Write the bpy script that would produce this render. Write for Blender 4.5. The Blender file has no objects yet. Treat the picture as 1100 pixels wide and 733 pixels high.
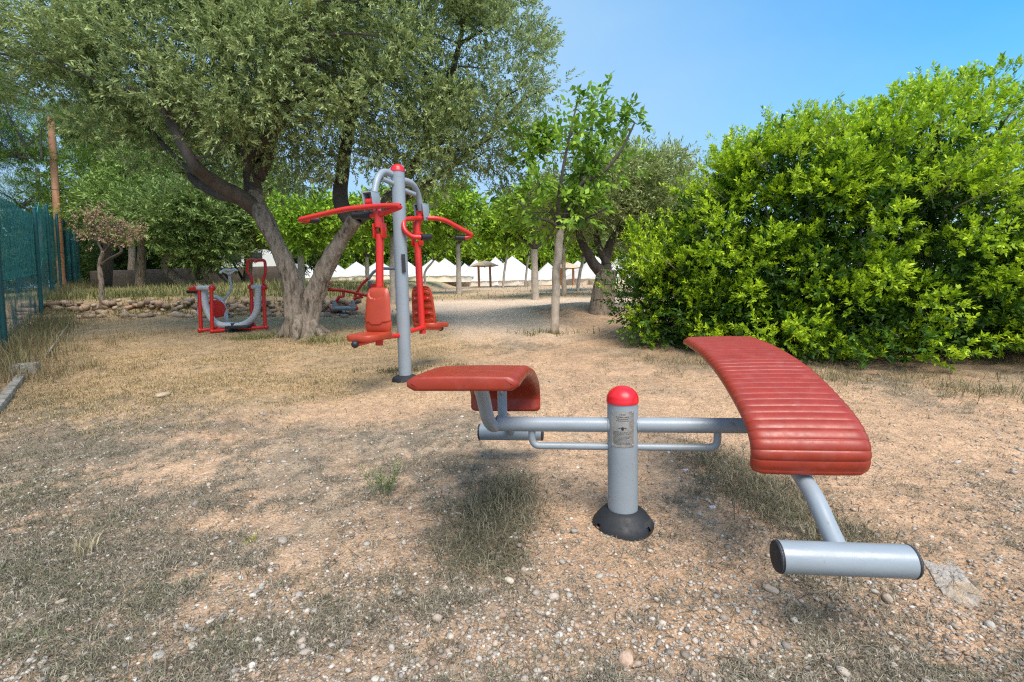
import bpy, math, random
import numpy as np
from mathutils import Vector, Matrix
from mathutils import noise as mnoise

rng = np.random.default_rng(7)
random.seed(7)
C = bpy.context.scene.collection
R_ = math.radians
PI = math.pi

# ------------------------------------------------------------------ camera
F = 515.0
PITCH, ROLL, HC = 0.1009, 0.0261, 0.9988
cp, sp_, cr, sr = math.cos(PITCH), math.sin(PITCH), math.cos(ROLL), math.sin(ROLL)
R0 = np.array([1, 0, 0.]); U0 = np.array([0, sp_, cp]); F0 = np.array([0, cp, -sp_])
RI = cr * R0 - sr * U0
UI = sr * R0 + cr * U0

def ray(px, py):
    return F0 + RI * (px - 550) / F + UI * (366.5 - py) / F

# ------------------------------------------------------------------ noise and terrain (numpy)
def _hash(ix, iy, seed):
    h = (ix.astype(np.int64) * 374761393 + iy.astype(np.int64) * 668265263 + seed * 974711) & 0xFFFFFFFF
    h = ((h ^ (h >> 13)) * 1274126177) & 0xFFFFFFFF
    h = h ^ (h >> 16)
    return (h & 0xFFFFFF) / float(0xFFFFFF)

def vnoise(x, y, seed=0):
    x = np.asarray(x, float); y = np.asarray(y, float)
    ix = np.floor(x); iy = np.floor(y); fx = x - ix; fy = y - iy
    ux = fx * fx * (3 - 2 * fx); uy = fy * fy * (3 - 2 * fy)
    a = _hash(ix, iy, seed); b = _hash(ix + 1, iy, seed); c = _hash(ix, iy + 1, seed); d = _hash(ix + 1, iy + 1, seed)
    return (a * (1 - ux) + b * ux) * (1 - uy) + (c * (1 - ux) + d * ux) * uy

def fbm(x, y, s, octv=4, seed=0):
    v = 0; a = .5; t = 0
    for k in range(octv):
        v = v + a * vnoise(np.asarray(x) * s + 17.3 * k, np.asarray(y) * s - 9.1 * k, seed + k); t += a
        a *= .5; s *= 2.03
    return v / t

def sstep(a, b, x):
    t = np.clip((np.asarray(x, float) - a) / (b - a), 0, 1)
    return t * t * (3 - 2 * t)

TY = [-40, 0, 2, 5, 10, 16, 24, 34, 60, 120, 400]
TZ = [-1.2, -.13, 0, .21, .56, .90, 1.22, 1.52, 1.9, 2.3, 3.5]

def T(x, y):
    x = np.asarray(x, float); y = np.asarray(y, float)
    z = np.interp(y, TY, TZ)
    left = sstep(-3.0, -8.0, x)
    z = z + left * np.clip((y - 6.0) * .02, 0, .25)
    # terrace behind the dry stone wall
    z = z + sstep(-3.3, -4.4, x) * sstep(10.9, 11.5, y + .05 * (x + 8)) * .34
    # mound at the two trees in the middle distance
    z = z + .16 * np.exp(-(((x - 1.5) / 1.4) ** 2 + ((y - 10.3) / 1.0) ** 2))
    z = z + .05 * np.exp(-(((x + 3.0) / 1.1) ** 2 + ((y - 7.2) / .9) ** 2))
    z = z + (fbm(x, y, .9, 3, 3) - .5) * .06 * sstep(-2, 3, y)
    z = z + .022 * np.exp(-(((x - .4581) / .17) ** 2 + ((y - 1.98) / .17) ** 2))
    return z

def Ts(x, y): return float(T(x, y))

def G(px, py):
    d = ray(px, py); t = .5
    while t < 400:
        q = np.array([0, 0, HC]) + d * t
        if q[2] < Ts(q[0], q[1]): break
        t *= 1.01
    lo, hi = t / 1.012, t
    for _ in range(18):
        m = (lo + hi) / 2; q = np.array([0, 0, HC]) + d * m
        if q[2] < Ts(q[0], q[1]): hi = m
        else: lo = m
    q = np.array([0, 0, HC]) + d * hi
    return Vector((q[0], q[1], Ts(q[0], q[1])))

def P(px, py, Y):
    d = ray(px, py); t = Y / d[1]
    q = np.array([0, 0, HC]) + d * t
    return Vector(q)

# ------------------------------------------------------------------ materials
def mat(name, col, rough=.5, metal=0., var=.0, vscale=8., bump=0., bscale=60., attr=False, trans=0., coat=0.,
        col2=None, c2scale=3., c2lo=.45, c2hi=.65, spec=.5, stretch=None, streak=0.):
    m = bpy.data.materials.new(name); m.use_nodes = True
    nt = m.node_tree; N = nt.nodes; L = nt.links
    for n in list(N): N.remove(n)
    out = N.new('ShaderNodeOutputMaterial'); b = N.new('ShaderNodeBsdfPrincipled')
    b.inputs['Roughness'].default_value = rough; b.inputs['Metallic'].default_value = metal
    b.inputs['Specular IOR Level'].default_value = spec
    b.inputs['Coat Weight'].default_value = coat; b.inputs['Coat Roughness'].default_value = .12
    tc = N.new('ShaderNodeTexCoord')
    vec = tc.outputs['Object']
    if stretch:
        mp = N.new('ShaderNodeMapping'); mp.inputs['Scale'].default_value = stretch
        L.new(vec, mp.inputs['Vector']); vec = mp.outputs['Vector']
    if attr:
        a = N.new('ShaderNodeAttribute'); a.attribute_name = 'Col'; colsock = a.outputs['Color']
    else:
        r = N.new('ShaderNodeRGB'); r.outputs[0].default_value = (*col, 1); colsock = r.outputs[0]
    def noise(scale, det=6, rgh=.6):
        n = N.new('ShaderNodeTexNoise'); n.inputs['Scale'].default_value = scale
        n.inputs['Detail'].default_value = det; n.inputs['Roughness'].default_value = rgh
        L.new(vec, n.inputs['Vector']); return n.outputs['Fac']
    def ramp(sock, lo, hi, a=0., b_=1.):
        mr = N.new('ShaderNodeMapRange'); L.new(sock, mr.inputs['Value'])
        mr.inputs['From Min'].default_value = lo; mr.inputs['From Max'].default_value = hi
        mr.inputs['To Min'].default_value = a; mr.inputs['To Max'].default_value = b_
        return mr.outputs['Result']
    if col2 is not None:
        mx = N.new('ShaderNodeMix'); mx.data_type = 'RGBA'
        L.new(ramp(noise(c2scale), c2lo, c2hi), mx.inputs['Factor'])
        L.new(colsock, mx.inputs['A']); mx.inputs['B'].default_value = (*col2, 1); colsock = mx.outputs['Result']
    if var:
        mx = N.new('ShaderNodeMix'); mx.data_type = 'RGBA'; mx.blend_type = 'MULTIPLY'; mx.inputs['Factor'].default_value = 1
        f = ramp(noise(vscale), .3, .7, 1 - var, 1 + var * .6)
        cb = N.new('ShaderNodeCombineColor')
        for i in range(3): L.new(f, cb.inputs[i])
        L.new(colsock, mx.inputs['A']); L.new(cb.outputs[0], mx.inputs['B']); colsock = mx.outputs['Result']
        L.new(ramp(noise(vscale * 2.3), .3, .7, max(rough - .1, .05), min(rough + .15, 1)), b.inputs['Roughness'])
    L.new(colsock, b.inputs['Base Color'])
    if bump:
        bp = N.new('ShaderNodeBump'); bp.inputs['Strength'].default_value = min(bump, 1); bp.inputs['Distance'].default_value = .01 * max(bump, 1)
        L.new(noise(bscale, 8, .65), bp.inputs['Height']); L.new(bp.outputs['Normal'], b.inputs['Normal'])
    sh = b.outputs[0]
    if trans:
        t = N.new('ShaderNodeBsdfTranslucent'); L.new(colsock, t.inputs['Color'])
        ms = N.new('ShaderNodeMixShader'); ms.inputs[0].default_value = trans
        L.new(sh, ms.inputs[1]); L.new(t.outputs[0], ms.inputs[2]); sh = ms.outputs[0]
    L.new(sh, out.inputs[0])
    return m

M = {}
M['grey'] = mat('grey_paint', (.27, .305, .335), .38, var=.10, vscale=5, bump=.08, bscale=60, coat=.12, col2=(.24, .21, .17), c2scale=26, c2lo=.64, c2hi=.74)
M['red'] = mat('red_paint', (.62, .022, .015), .34, var=.08, coat=.2)
M['pale'] = mat('pale_grey_paint', (.50, .53, .55), .38, var=.08, vscale=5, coat=.12)
M['redcap'] = mat('red_plastic_cap', (.66, .012, .018), .32, var=.05, coat=.1)
M['seat'] = mat('orange_red_plastic', (.40, .048, .018), .38, var=.10, bump=.05, bscale=150)
M['board'] = mat('faded_red_plastic', (.30, .030, .011), .38, var=.14, vscale=16, bump=.04, bscale=260,
                 col2=(.32, .07, .05), c2scale=22, c2lo=.50, c2hi=.9)
M['rubber'] = mat('black_rubber', (.018, .019, .022), .62, var=.2, vscale=20, bump=.1, bscale=200, col2=(.12, .09, .06), c2scale=14, c2lo=.6, c2hi=.85)
M['grip'] = mat('black_grip', (.015, .015, .017), .5)
M['steel'] = mat('brushed_steel', (.66, .64, .60), .42, metal=1., var=.12, vscale=30)
M['ink'] = mat('etched_ink', (.03, .03, .03), .6)
M['bolt'] = mat('zinc_bolt', (.55, .55, .55), .35, metal=.9)
M['bark'] = mat('bark', (.30, .235, .175), .92, var=.4, vscale=26, bump=3.2, bscale=34, stretch=(1, 1, .28), col2=(.085, .062, .045), c2scale=20, c2lo=.50, c2hi=.66)
M['barkdarkshaded'] = mat('dark_and_shaded_bark', (.10, .078, .06), .9, var=.4, vscale=12, bump=2, bscale=18, stretch=(1, 1, .35))  # naturally dark bark; on the olive limbs its dark colour stands in for shade
M['barkpale'] = mat('pale_smooth_bark', (.50, .41, .32), .85, var=.25, vscale=9, bump=.8, bscale=24, stretch=(1, 1, .5), col2=(.22, .17, .12), c2scale=6)
M['barkgrey'] = mat('grey_bark', (.42, .36, .30), .9, var=.3, vscale=7, bump=1, bscale=20)
M['leaf'] = mat('leaf', (.1, .2, .05), .5, attr=True, trans=.30, spec=.35)
M['leafmatte'] = mat('leaf_matte', (.1, .2, .05), .65, attr=True, trans=.22, spec=.25)
M['straw'] = mat('dry_blades', (.3, .25, .15), .8, attr=True, trans=.2, spec=.15)
M['stone'] = mat('stone', (.4, .35, .3), .8, attr=True, var=.25, vscale=40, bump=.6, bscale=90)
M['rock'] = mat('pale_rock', (.42, .33, .25), .9, var=.25, vscale=18, bump=1.2, bscale=45, col2=(.30, .20, .13), c2scale=8)
M['slab'] = mat('weathered_slab', (.52, .46, .40), .9, var=.4, vscale=30, bump=2.2, bscale=45, col2=(.52, .38, .25), c2scale=7, c2lo=.45, c2hi=.62)
M['concrete'] = mat('old_concrete', (.42, .38, .32), .92, var=.35, vscale=12, bump=1.5, bscale=50, col2=(.26, .22, .16), c2scale=9)
M['canvas'] = mat('white_canvas', (.74, .72, .67), .9, var=.05, vscale=3, trans=.30)
M['canvaswall'] = mat('cream_canvas', (.78, .69, .57), .9, var=.08, vscale=3)
M['thatch'] = mat('thatch', (.60, .43, .29), .95, var=.3, vscale=12, bump=1.5, bscale=30)
M['wood'] = mat('wood_pole', (.50, .24, .125), .8, var=.25, vscale=9, bump=.8, bscale=30, stretch=(1, 1, .15))
M['darkwood'] = mat('dark_wood', (.10, .09, .085), .85, var=.3)
M['fencegreen'] = mat('green_fence_paint', (.008, .075, .078), .5, var=.15)
M['wire'] = mat('green_wire', (.06, .32, .28), .95, spec=.0)
M['shade'] = mat('shade_netting', (.015, .10, .095), .85, var=.2, vscale=3)
M['cable'] = mat('cable', (.02, .02, .02), .7)
M['white'] = mat('white_paint', (.7, .7, .68), .5, var=.05)
M['darkglass'] = mat('dark_window', (.03, .035, .04), .15)
M['brick'] = mat('wall_stone_dark', (.13, .10, .08), .9, var=.35, vscale=4, bump=1.5, bscale=9)
M['leafstem'] = mat('weed_stem', (.16, .19, .08), .7)
M['litter'] = mat('litter_paper', (.62, .60, .62), .7)

# ------------------------------------------------------------------ mesh tools
class MB:
    def __init__(s): s.v = []; s.f = []
    def add(s, vs, fs):
        o = len(s.v); s.v += [tuple(v) for v in vs]; s.f += [tuple(i + o for i in f) for f in fs]
        return s
    def box(s, c, d, rot=None, bev=0.):
        hx, hy, hz = d[0] / 2, d[1] / 2, d[2] / 2; c = Vector(c)
        if bev <= 0:
            vs = [Vector((x, y, z)) for z in (-hz, hz) for y in (-hy, hy) for x in (-hx, hx)]
            fs = [(0, 2, 3, 1), (4, 5, 7, 6), (0, 1, 5, 4), (2, 6, 7, 3), (0, 4, 6, 2), (1, 3, 7, 5)]
        else:
            import bmesh
            bm = bmesh.new(); bmesh.ops.create_cube(bm, size=1)
            for v in bm.verts: v.co = Vector((v.co.x * d[0], v.co.y * d[1], v.co.z * d[2]))
            bmesh.ops.bevel(bm, geom=bm.edges[:], offset=bev, segments=2, affect='EDGES', profile=.5)
            bm.verts.ensure_lookup_table()
            vs = [v.co.copy() for v in bm.verts]; fs = [tuple(v.index for v in f.verts) for f in bm.faces]; bm.free()
        if rot is not None: vs = [rot @ v for v in vs]
        return s.add([v + c for v in vs], fs)
    def tube(s, pts, rad, n=12, cap=True, rough=0., seed=0):
        pts = [Vector(p) for p in pts]; k = len(pts)
        if not hasattr(rad, '__len__'): rad = [rad] * k
        vs = []; fs = []
        t = (pts[1] - pts[0]).normalized()
        a = t.orthogonal().normalized()
        rr = random.Random(seed)
        ph = [rr.random() * 6.28 for _ in range(4)]
        for i, p in enumerate(pts):
            t = ((pts[min(i + 1, k - 1)] - pts[max(i - 1, 0)])).normalized()
            a = (a - t * a.dot(t)).normalized(); b = t.cross(a)
            for j in range(n):
                an = 2 * PI * j / n; r = rad[i]
                if rough:
                    r *= 1 + rough * (.45 * math.sin(2 * an + ph[0] + i * .10) + .30 * math.sin(5 * an + ph[1] - i * .06)) 
                    q_ = p + (a * math.cos(an) + b * math.sin(an)) * r; r *= 1 + rough * 1.1 * (mnoise.noise(Vector((q_.x * 9, q_.y * 9, q_.z * 3.0)) + Vector((seed, 0, 0))))
                vs.append(p + a * math.cos(an) * r + b * math.sin(an) * r)
        for i in range(k - 1):
            for j in range(n):
                j2 = (j + 1) % n
                fs.append((i * n + j, i * n + j2, (i + 1) * n + j2, (i + 1) * n + j))
        if cap:
            fs.append(tuple(range(n - 1, -1, -1))); fs.append(tuple((k - 1) * n + j for j in range(n)))
        return s.add(vs, fs)
    def lathe(s, prof, c=(0, 0, 0), n=40, axis=(0, 0, 1), skip=None, a0=0., a1=2 * PI):
        ax = Vector(axis).normalized(); q = Vector((0, 0, 1)).rotation_difference(ax); c = Vector(c)
        full = abs(a1 - a0 - 2 * PI) < 1e-6; m = n if full else n + 1
        vs = []; fs = []
        for (r, z) in prof:
            for j in range(m):
                an = a0 + (a1 - a0) * j / n
                vs.append(c + q @ Vector((r * math.cos(an), r * math.sin(an), z)))
        for i in range(len(prof) - 1):
            for j in range(n):
                if skip and skip(i, j): continue
                j2 = (j + 1) % m
                fs.append((i * m + j, i * m + j2, (i + 1) * m + j2, (i + 1) * m + j))
        return s.add(vs, fs)
    def ball(s, c, r, n=12, sq=(1, 1, 1)):
        prof = [(max(1e-4, math.sin(PI * i / n)) * r, -math.cos(PI * i / n) * r) for i in range(n + 1)]
        o = len(s.v); s.lathe(prof, (0, 0, 0), n * 2)
        for i in range(o, len(s.v)):
            v = s.v[i]; s.v[i] = (v[0] * sq[0] + c[0], v[1] * sq[1] + c[1], v[2] * sq[2] + c[2])
        return s
    def build(s, name, m, parent=None, org=None, angle=40, smooth=True):
        me = bpy.data.meshes.new(name)
        o = Vector(org) if org is not None else (world_loc(parent) if parent else Vector((0, 0, 0)))
        me.from_pydata([(v[0] - o[0], v[1] - o[1], v[2] - o[2]) for v in s.v], [], s.f)
        me.validate()
        if smooth:
            me.polygons.foreach_set('use_smooth', [True] * len(me.polygons))
            me.set_sharp_from_angle(angle=R_(angle))
        me.materials.append(m if not isinstance(m, str) else M[m])
        ob = bpy.data.objects.new(name, me); C.objects.link(ob)
        if parent: ob.parent = parent
        else: ob.location = o
        return ob

def world_loc(o):
    while o.parent is not None: o = o.parent
    return Vector(o.location)

def npmesh(name, V, faces_n, col, m, parent=None, org=(0, 0, 0), smooth=False):
    """V (N,3); faces_n: list of (M,k) index arrays; col (N,3)"""
    me = bpy.data.meshes.new(name)
    V = np.asarray(V, np.float32) - np.asarray(org, np.float32)
    me.vertices.add(len(V)); me.vertices.foreach_set('co', V.ravel())
    tot = np.concatenate([np.full(len(f), f.shape[1], np.int32) for f in faces_n])
    idx = np.concatenate([f.ravel() for f in faces_n]).astype(np.int32)
    st = np.concatenate([[0], np.cumsum(tot)[:-1]]).astype(np.int32)
    me.loops.add(len(idx)); me.loops.foreach_set('vertex_index', idx)
    me.polygons.add(len(tot)); me.polygons.foreach_set('loop_start', st); me.polygons.foreach_set('loop_total', tot)
    if smooth: me.polygons.foreach_set('use_smooth', np.ones(len(tot), bool))
    me.update(calc_edges=True)
    if col is not None:
        ca = me.color_attributes.new('Col', 'FLOAT_COLOR', 'POINT')
        c4 = np.ones((len(V), 4), np.float32); c4[:, :3] = col
        ca.data.foreach_set('color', c4.ravel())
    me.materials.append(M[m] if isinstance(m, str) else m)
    ob = bpy.data.objects.new(name, me); C.objects.link(ob)
    if parent: ob.parent = parent
    else: ob.location = org
    return ob

def tag(o, label=None, cat=None, group=None, kind=None):
    if label: o['label'] = label
    if cat: o['category'] = cat
    if group: o['group'] = group
    if kind: o['kind'] = kind
    return o

def thing(name, label, cat, loc=(0, 0, 0), group=None):
    o = bpy.data.objects.new(name, None); C.objects.link(o); o.location = loc; o.empty_display_size = .1
    return tag(o, label, cat, group)

def fillet(pts, r=.05, seg=6):
    pts = [Vector(p) for p in pts]; out = [pts[0]]
    for i in range(1, len(pts) - 1):
        a, b, c = pts[i - 1], pts[i], pts[i + 1]
        d1 = (a - b); d2 = (c - b); k = min(r, d1.length * .48, d2.length * .48)
        p = b + d1.normalized() * k; q = b + d2.normalized() * k
        for j in range(seg + 1):
            t = j / seg; out.append(p * (1 - t) ** 2 + b * 2 * t * (1 - t) + q * t * t)
    out.append(pts[-1]); return out

def spline(pts, n=6):
    pts = [Vector(p) for p in pts]; out = []
    P4 = [pts[0] * 2 - pts[1]] + pts + [pts[-1] * 2 - pts[-2]]
    for i in range(1, len(P4) - 2):
        a, b, c, d = P4[i - 1:i + 3]
        for j in range(n):
            t = j / n
            out.append(.5 * ((2 * b) + (c - a) * t + (2 * a - 5 * b + 4 * c - d) * t * t + (3 * b - a - 3 * c + d) * t ** 3))
    out.append(pts[-1]); return out

# ------------------------------------------------------------------ leaves
def norm(a): return a / (np.linalg.norm(a, axis=-1, keepdims=True) + 1e-9)

def leaves_from_sprigs(pos, axis, L, n, ll, lw, spread, dark, light, tipc=None, yellow=0., rs=None, droop=0.):
    """returns verts, faces, colours of leaf quads arranged round short twigs"""
    rs = rs or rng
    N = len(pos)
    rnd = norm(rs.normal(size=(N, 3))); s1 = norm(np.cross(axis, rnd)); s2 = np.cross(axis, s1)
    k = np.arange(n)
    t = (k + .5) / n
    ang = k[None, :] * 2.4 + rs.random((N, n)) * .9
    rad = s1[:, None, :] * np.cos(ang)[..., None] + s2[:, None, :] * np.sin(ang)[..., None]
    Ls = L * (.6 + .8 * rs.random((N, 1, 1)))
    base = pos[:, None, :] + axis[:, None, :] * Ls * t[None, :, None]
    sprd = spread * (1.15 - .75 * t)[None, :, None]
    d = norm(axis[:, None, :] + rad * sprd + rs.normal(size=(N, n, 3)) * .25 + np.array([0, 0, -droop]))
    l = ll * (.6 + .7 * rs.random((N, n, 1)))
    side = norm(np.cross(d, np.array([0, 0, 1.]) + rs.normal(size=(N, n, 3)) * .55))
    nrm = np.cross(side, d)
    w = lw * (.7 + .5 * rs.random((N, n, 1)))
    tip = base + d * l + nrm * l * -.12
    mid = base + d * l * .5
    V = np.stack([base, mid + side * w * .5, tip, mid - side * w * .5], axis=2).reshape(-1, 3)
    M_ = N * n
    Fq = np.arange(M_ * 4).reshape(M_, 4)
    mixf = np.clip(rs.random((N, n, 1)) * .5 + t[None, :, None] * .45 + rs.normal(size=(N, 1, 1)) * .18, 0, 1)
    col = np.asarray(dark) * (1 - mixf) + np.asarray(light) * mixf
    if yellow > 0:
        ym = (rs.random((N, n, 1)) < yellow); col = np.where(ym, np.array([.42, .28, .03]), col)
    col = np.repeat(col.reshape(-1, 1, 3), 4, axis=1).reshape(-1, 3)
    return V, Fq, col

def rand_dirs(n, rs): return norm(rs.normal(size=(n, 3)))

def crown_sprigs(ells, n_clump, clump_r, per, rs, up=.5, shell=(.55, 1.), back_cut=0., zmin=None, flat=.75, lowcut=-2.):
    E = np.array([[*e[0], *e[1]] for e in ells], float)
    wgt = (E[:, 3] * E[:, 4] * E[:, 5]) ** (2 / 3); wgt /= wgt.sum()
    ix = rs.choice(len(E), n_clump, p=wgt)
    dirs = rand_dirs(n_clump, rs)
    if back_cut > 0:
        for _ in range(2):
            bad = (dirs[:, 1] > .35) & (rs.random(n_clump) < back_cut); dirs[bad] = rand_dirs(bad.sum(), rs)
    f = shell[0] + (shell[1] - shell[0]) * rs.random((n_clump, 1)) ** .6
    cen = E[ix, :3] + dirs * E[ix, 3:] * f
    # clump sizes
    cr_ = clump_r * (.6 + .8 * rs.random((n_clump, 1, 1)))
    sd = rand_dirs(n_clump * per, rs).reshape(n_clump, per, 3)
    out = norm(dirs * E[ix, 3:])
    r = (.25 + .75 * rs.random((n_clump, per, 1)) ** .5)
    pos = cen[:, None, :] + sd * cr_ * r * np.array([1, 1, flat])
    ax = norm(sd * .9 + out[:, None, :] * .5 + np.array([0, 0, up]) + rs.normal(size=sd.shape) * .3)
    pos = pos.reshape(-1, 3); ax = ax.reshape(-1, 3)
    keep = np.ones(len(pos), bool)
    if zmin is not None: keep &= pos[:, 2] > zmin(pos)
    return pos[keep], ax[keep], cen

def foliage(name, parent, parts, m='leaf'):
    V = []; Fs = []; Cc = []; o = 0
    for (v, f, c) in parts:
        V.append(v); Fs.append(f + o); Cc.append(c); o += len(v)
    org = world_loc(parent)
    return npmesh(name, np.concatenate(V), [np.concatenate(Fs)], np.concatenate(Cc), m, parent, org)

def limb(mb, pts, r0, r1, n=10, rough=.12, seed=0, sub=6):
    q = spline(pts, sub); k = len(q)
    rad = [r0 + (r1 - r0) * (i / (k - 1)) ** .85 for i in range(k)]
    rr = random.Random(seed)
    q = [p + Vector((rr.uniform(-1, 1), rr.uniform(-1, 1), rr.uniform(-1, 1))) * min(rad[i] * .12, .012) * (rad[i] < .09) if 0 < i < k - 1 else p for i, p in enumerate(q)]
    mb.tube(q, rad, n, True, rough, seed); return q

def twig_net(mb, anchors, targets, r0=.03, r1=.006, seed=0, sag=.15, n=5):
    rr = random.Random(seed); A = np.array([tuple(a) for a in anchors])
    for i, t in enumerate(targets):
        d = np.linalg.norm(A - np.array(t), axis=1) + np.maximum(0, A[:, 2] - t[2]) * .8
        a = Vector(A[int(np.argmin(d))]); t = Vector(t)
        m = a.lerp(t, .5) + Vector((rr.uniform(-1, 1), rr.uniform(-1, 1), rr.uniform(-.6, 1))) * sag * (t - a).length
        limb(mb, [a, m, t], r0 * min(1., .35 + (t - a).length * .4), r1, n, .05, seed + i, 4)

# ================================================================== FRONT MACHINE
YAW = 0.1225
PX0, PY0 = .4581, 1.98
fm = thing('situp_station', 'two-person sit-up station with low grey pillar and two ribbed red boards, nearest the camera', 'exercise machine', (PX0, PY0, 0))
fm.rotation_euler = (0, 0, -YAW)
ORG = (0, 0, 0)
BW, BCX = .3613, .5533
# plane solve: ray with local x const -> (v, z)
def on_edge(px, py, xl):
    d = ray(px, py); c, s = math.cos(YAW), math.sin(YAW)
    # local coords of cam and dir
    ox, oy = -PX0, -PY0
    lx0 = c * ox - s * oy; ly0 = s * ox + c * oy
    lx = c * d[0] - s * d[1]; ly = s * d[0] + c * d[1]
    t = (xl - lx0) / lx
    return (ly0 + ly * t, HC + d[2] * t)

# board profile (v, z) of the upper surface, right board; free end at +v, hooked end at -v
prof = [on_edge(px, py, BCX - BW / 2) for px, py in [(731, 361), (758, 384), (776, 404), (793, 426), (805, 444), (811, 458)]]
print('board profile', [(round(a, 3), round(b, 3)) for a, b in prof])
prof = [(.584, .745), (.42, .738), (.22, .722), (.03, .692), (-.13, .650), (-.27, .600), (-.36, .556), (-.412, .510), (-.432, .462), (-.428, .42), (-.416, .380)]
def board_mesh(sgn):
    pts = spline([Vector((0, v, z)) for v, z in prof], 12)
    # arc-length resample
    seg = [0]
    for i in range(1, len(pts)): seg.append(seg[-1] + (pts[i] - pts[i - 1]).length)
    Lt = seg[-1]; NS = 640
    def at(s):
        s = min(max(s, 0), Lt); i = 0
        i = int(np.searchsorted(seg, s)) ; i = min(max(i, 1), len(pts) - 1)
        f = (s - seg[i - 1]) / (seg[i] - seg[i - 1] + 1e-9)
        return pts[i - 1].lerp(pts[i], f)
    per = .0370; th = .048; cr = .024; er = .013
    # cross-section columns over half-width parameter u in [-1,1]
    us = [-1, -1, -.985, -.95, -.88, -.6, -.3, 0, .3, .6, .88, .95, .985, 1, 1]
    rings = []
    for i in range(NS + 1):
        e = i / NS; s = Lt * e
        # rounded plan corners at ends
        de = min(s, Lt - s)
        hw = BW / 2
        if de < cr: hw -= cr - math.sqrt(max(0, cr * cr - (cr - de) ** 2))
        p = at(s); tn = (at(s + .004) - at(s - .004)).normalized()
        nrm = Vector((0, -tn.z, tn.y)); nrm = nrm if nrm.z > 0 or nrm.y < -.5 else -nrm
        if nrm.dot(Vector((0, -.7, .7))) < 0: nrm = -nrm
        endf = min(1, de / .010); ed = .010 * (1 - math.sqrt(max(0, 1 - (1 - endf) ** 2))); tt = th - ed
        rip = (abs(math.sin(PI * (s - .012) / per)) ** .34 - 1) * .0058 * min(1, max(0, (de - .012) / .02)) - ed
        rng_ = []
        M1 = 17
        for k in range(M1):      # top
            u = -1 + 2 * k / (M1 - 1); a = abs(u) * hw; dx = hw - a
            drop = er - math.sqrt(max(0, er * er - (er - min(dx, er)) ** 2)) if dx < er else 0
            edge = min(1, dx / .02)
            crown = -.004 * u * u
            rng_.append(p + Vector((u * hw, 0, 0)) + nrm * (rip - drop + crown))
        lows = []
        for k in range(M1 - 1, -1, -1):
            u = -1 + 2 * k / (M1 - 1); a = abs(u) * hw; dx = hw - a
            rise = er - math.sqrt(max(0, er * er - (er - min(dx, er)) ** 2)) if dx < er else 0
            lows.append(p + Vector((u * hw, 0, 0)) - nrm * (tt - rise) + nrm * (.5 * rip if False else 0))
        # shrink thickness hollow: lip on the underside
        rings.append(rng_ + lows)
    mb = MB(); vs = [v for r in rings for v in r]; n = len(rings[0]); fs = []
    for i in range(NS):
        for j in range(n):
            j2 = (j + 1) % n; fs.append((i * n + j, (i + 1) * n + j, (i + 1) * n + j2, i * n + j2))
    h = n // 2
    for b0 in (0, NS * n):
        for j in range(h - 1):
            q = (b0 + j, b0 + j + 1, b0 + n - 2 - j, b0 + n - 1 - j)
            fs.append(q if b0 == 0 else q[::-1])
    off = BCX
    vs = [Vector((sgn * (v.x + off), sgn * v.y, v.z)) for v in vs]
    return mb.add(vs, fs)

def rotl(pts, sgn): return [Vector((p[0] * sgn, p[1] * sgn, p[2])) for p in pts]
# pillar
mb = MB(); mb.lathe([(.0635, .02), (.0635, .530), (.060, .534), (.0, .534)], n=56)
mb.build('pillar', 'grey', fm, ORG)
mb = MB(); pr = [(.0, .528), (.0665, .528), (.0670, .540)] + [(.0665 * math.cos(a * PI / 20), .541 + .056 * math.sin(a * PI / 20)) for a in range(0, 10)] + [(.0005, .597)]
mb.lathe(pr, n=48); mb.build('dome_cap', 'redcap', fm, ORG)
mb = MB()
pr = [(.0655, .066), (.074, .064), (.088, .055), (.104, .038), (.120, .018), (.130, .003), (.131, -.03), (.124, -.03), (.115, .012), (.085, .045), (.066, .056)]
mb.lathe(pr, n=72, skip=lambda i, j: (i in (4, 8)) and ((41 <= j <= 42) or (63 <= j <= 64) or (14 <= j <= 15)))
mb.build('rubber_boot', 'rubber', fm, ORG)
# plate, bent round the pillar, facing the camera
ang0 = math.atan2(-PY0, -PX0) + YAW
mb = MB()
for r0, za, zb, h in ((.0652, .352, .503, .20 / .0635 * .25),):
    n = 14; half = .048 / .0635
    vs = []; fs = []
    for z in (za, zb):
        for rr_ in (r0 - .0012, r0):
            for j in range(n + 1):
                a = ang0 - half + 2 * half * j / n; vs.append((rr_ * math.cos(a), rr_ * math.sin(a), z))
    m_ = n + 1
    for j in range(n):
        fs += [(m_ + j, m_ + j + 1, 3 * m_ + j + 1, 3 * m_ + j), (j, 2 * m_ + j, 2 * m_ + j + 1, j + 1),
               (2 * m_ + j, 3 * m_ + j, 3 * m_ + j + 1, 2 * m_ + j + 1), (j, j + 1, m_ + j + 1, m_ + j)]
    fs += [(0, m_, 3 * m_, 2 * m_), (n, 2 * m_ + n, 3 * m_ + n, m_ + n)]
    mb.add(vs, fs)
plate = mb.build('steel_plate', 'steel', fm, ORG)
mb = MB()
def on_pl(a_off, z, r=.0657): a = ang0 + a_off; return Vector((r * math.cos(a), r * math.sin(a), z))
def strip(mb, a0, a1, z, h):
    k = max(2, int(abs(a1 - a0) / .12) + 1); vs = []
    for j in range(k + 1):
        a = a0 + (a1 - a0) * j / k; vs += [on_pl(a, z), on_pl(a, z + h)]
    mb.add(vs, [(2 * j, 2 * j + 2, 2 * j + 3, 2 * j + 1) for j in range(k)])
rr = random.Random(3)
for z, w_ in [(.488, .2), (.478, .42), (.470, .34), (.462, .40)]:
    a = -w_
    while a < w_: b = a + rr.uniform(.04, .12); strip(mb, a, min(b, w_), z, .0030); a = b + .03
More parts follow.
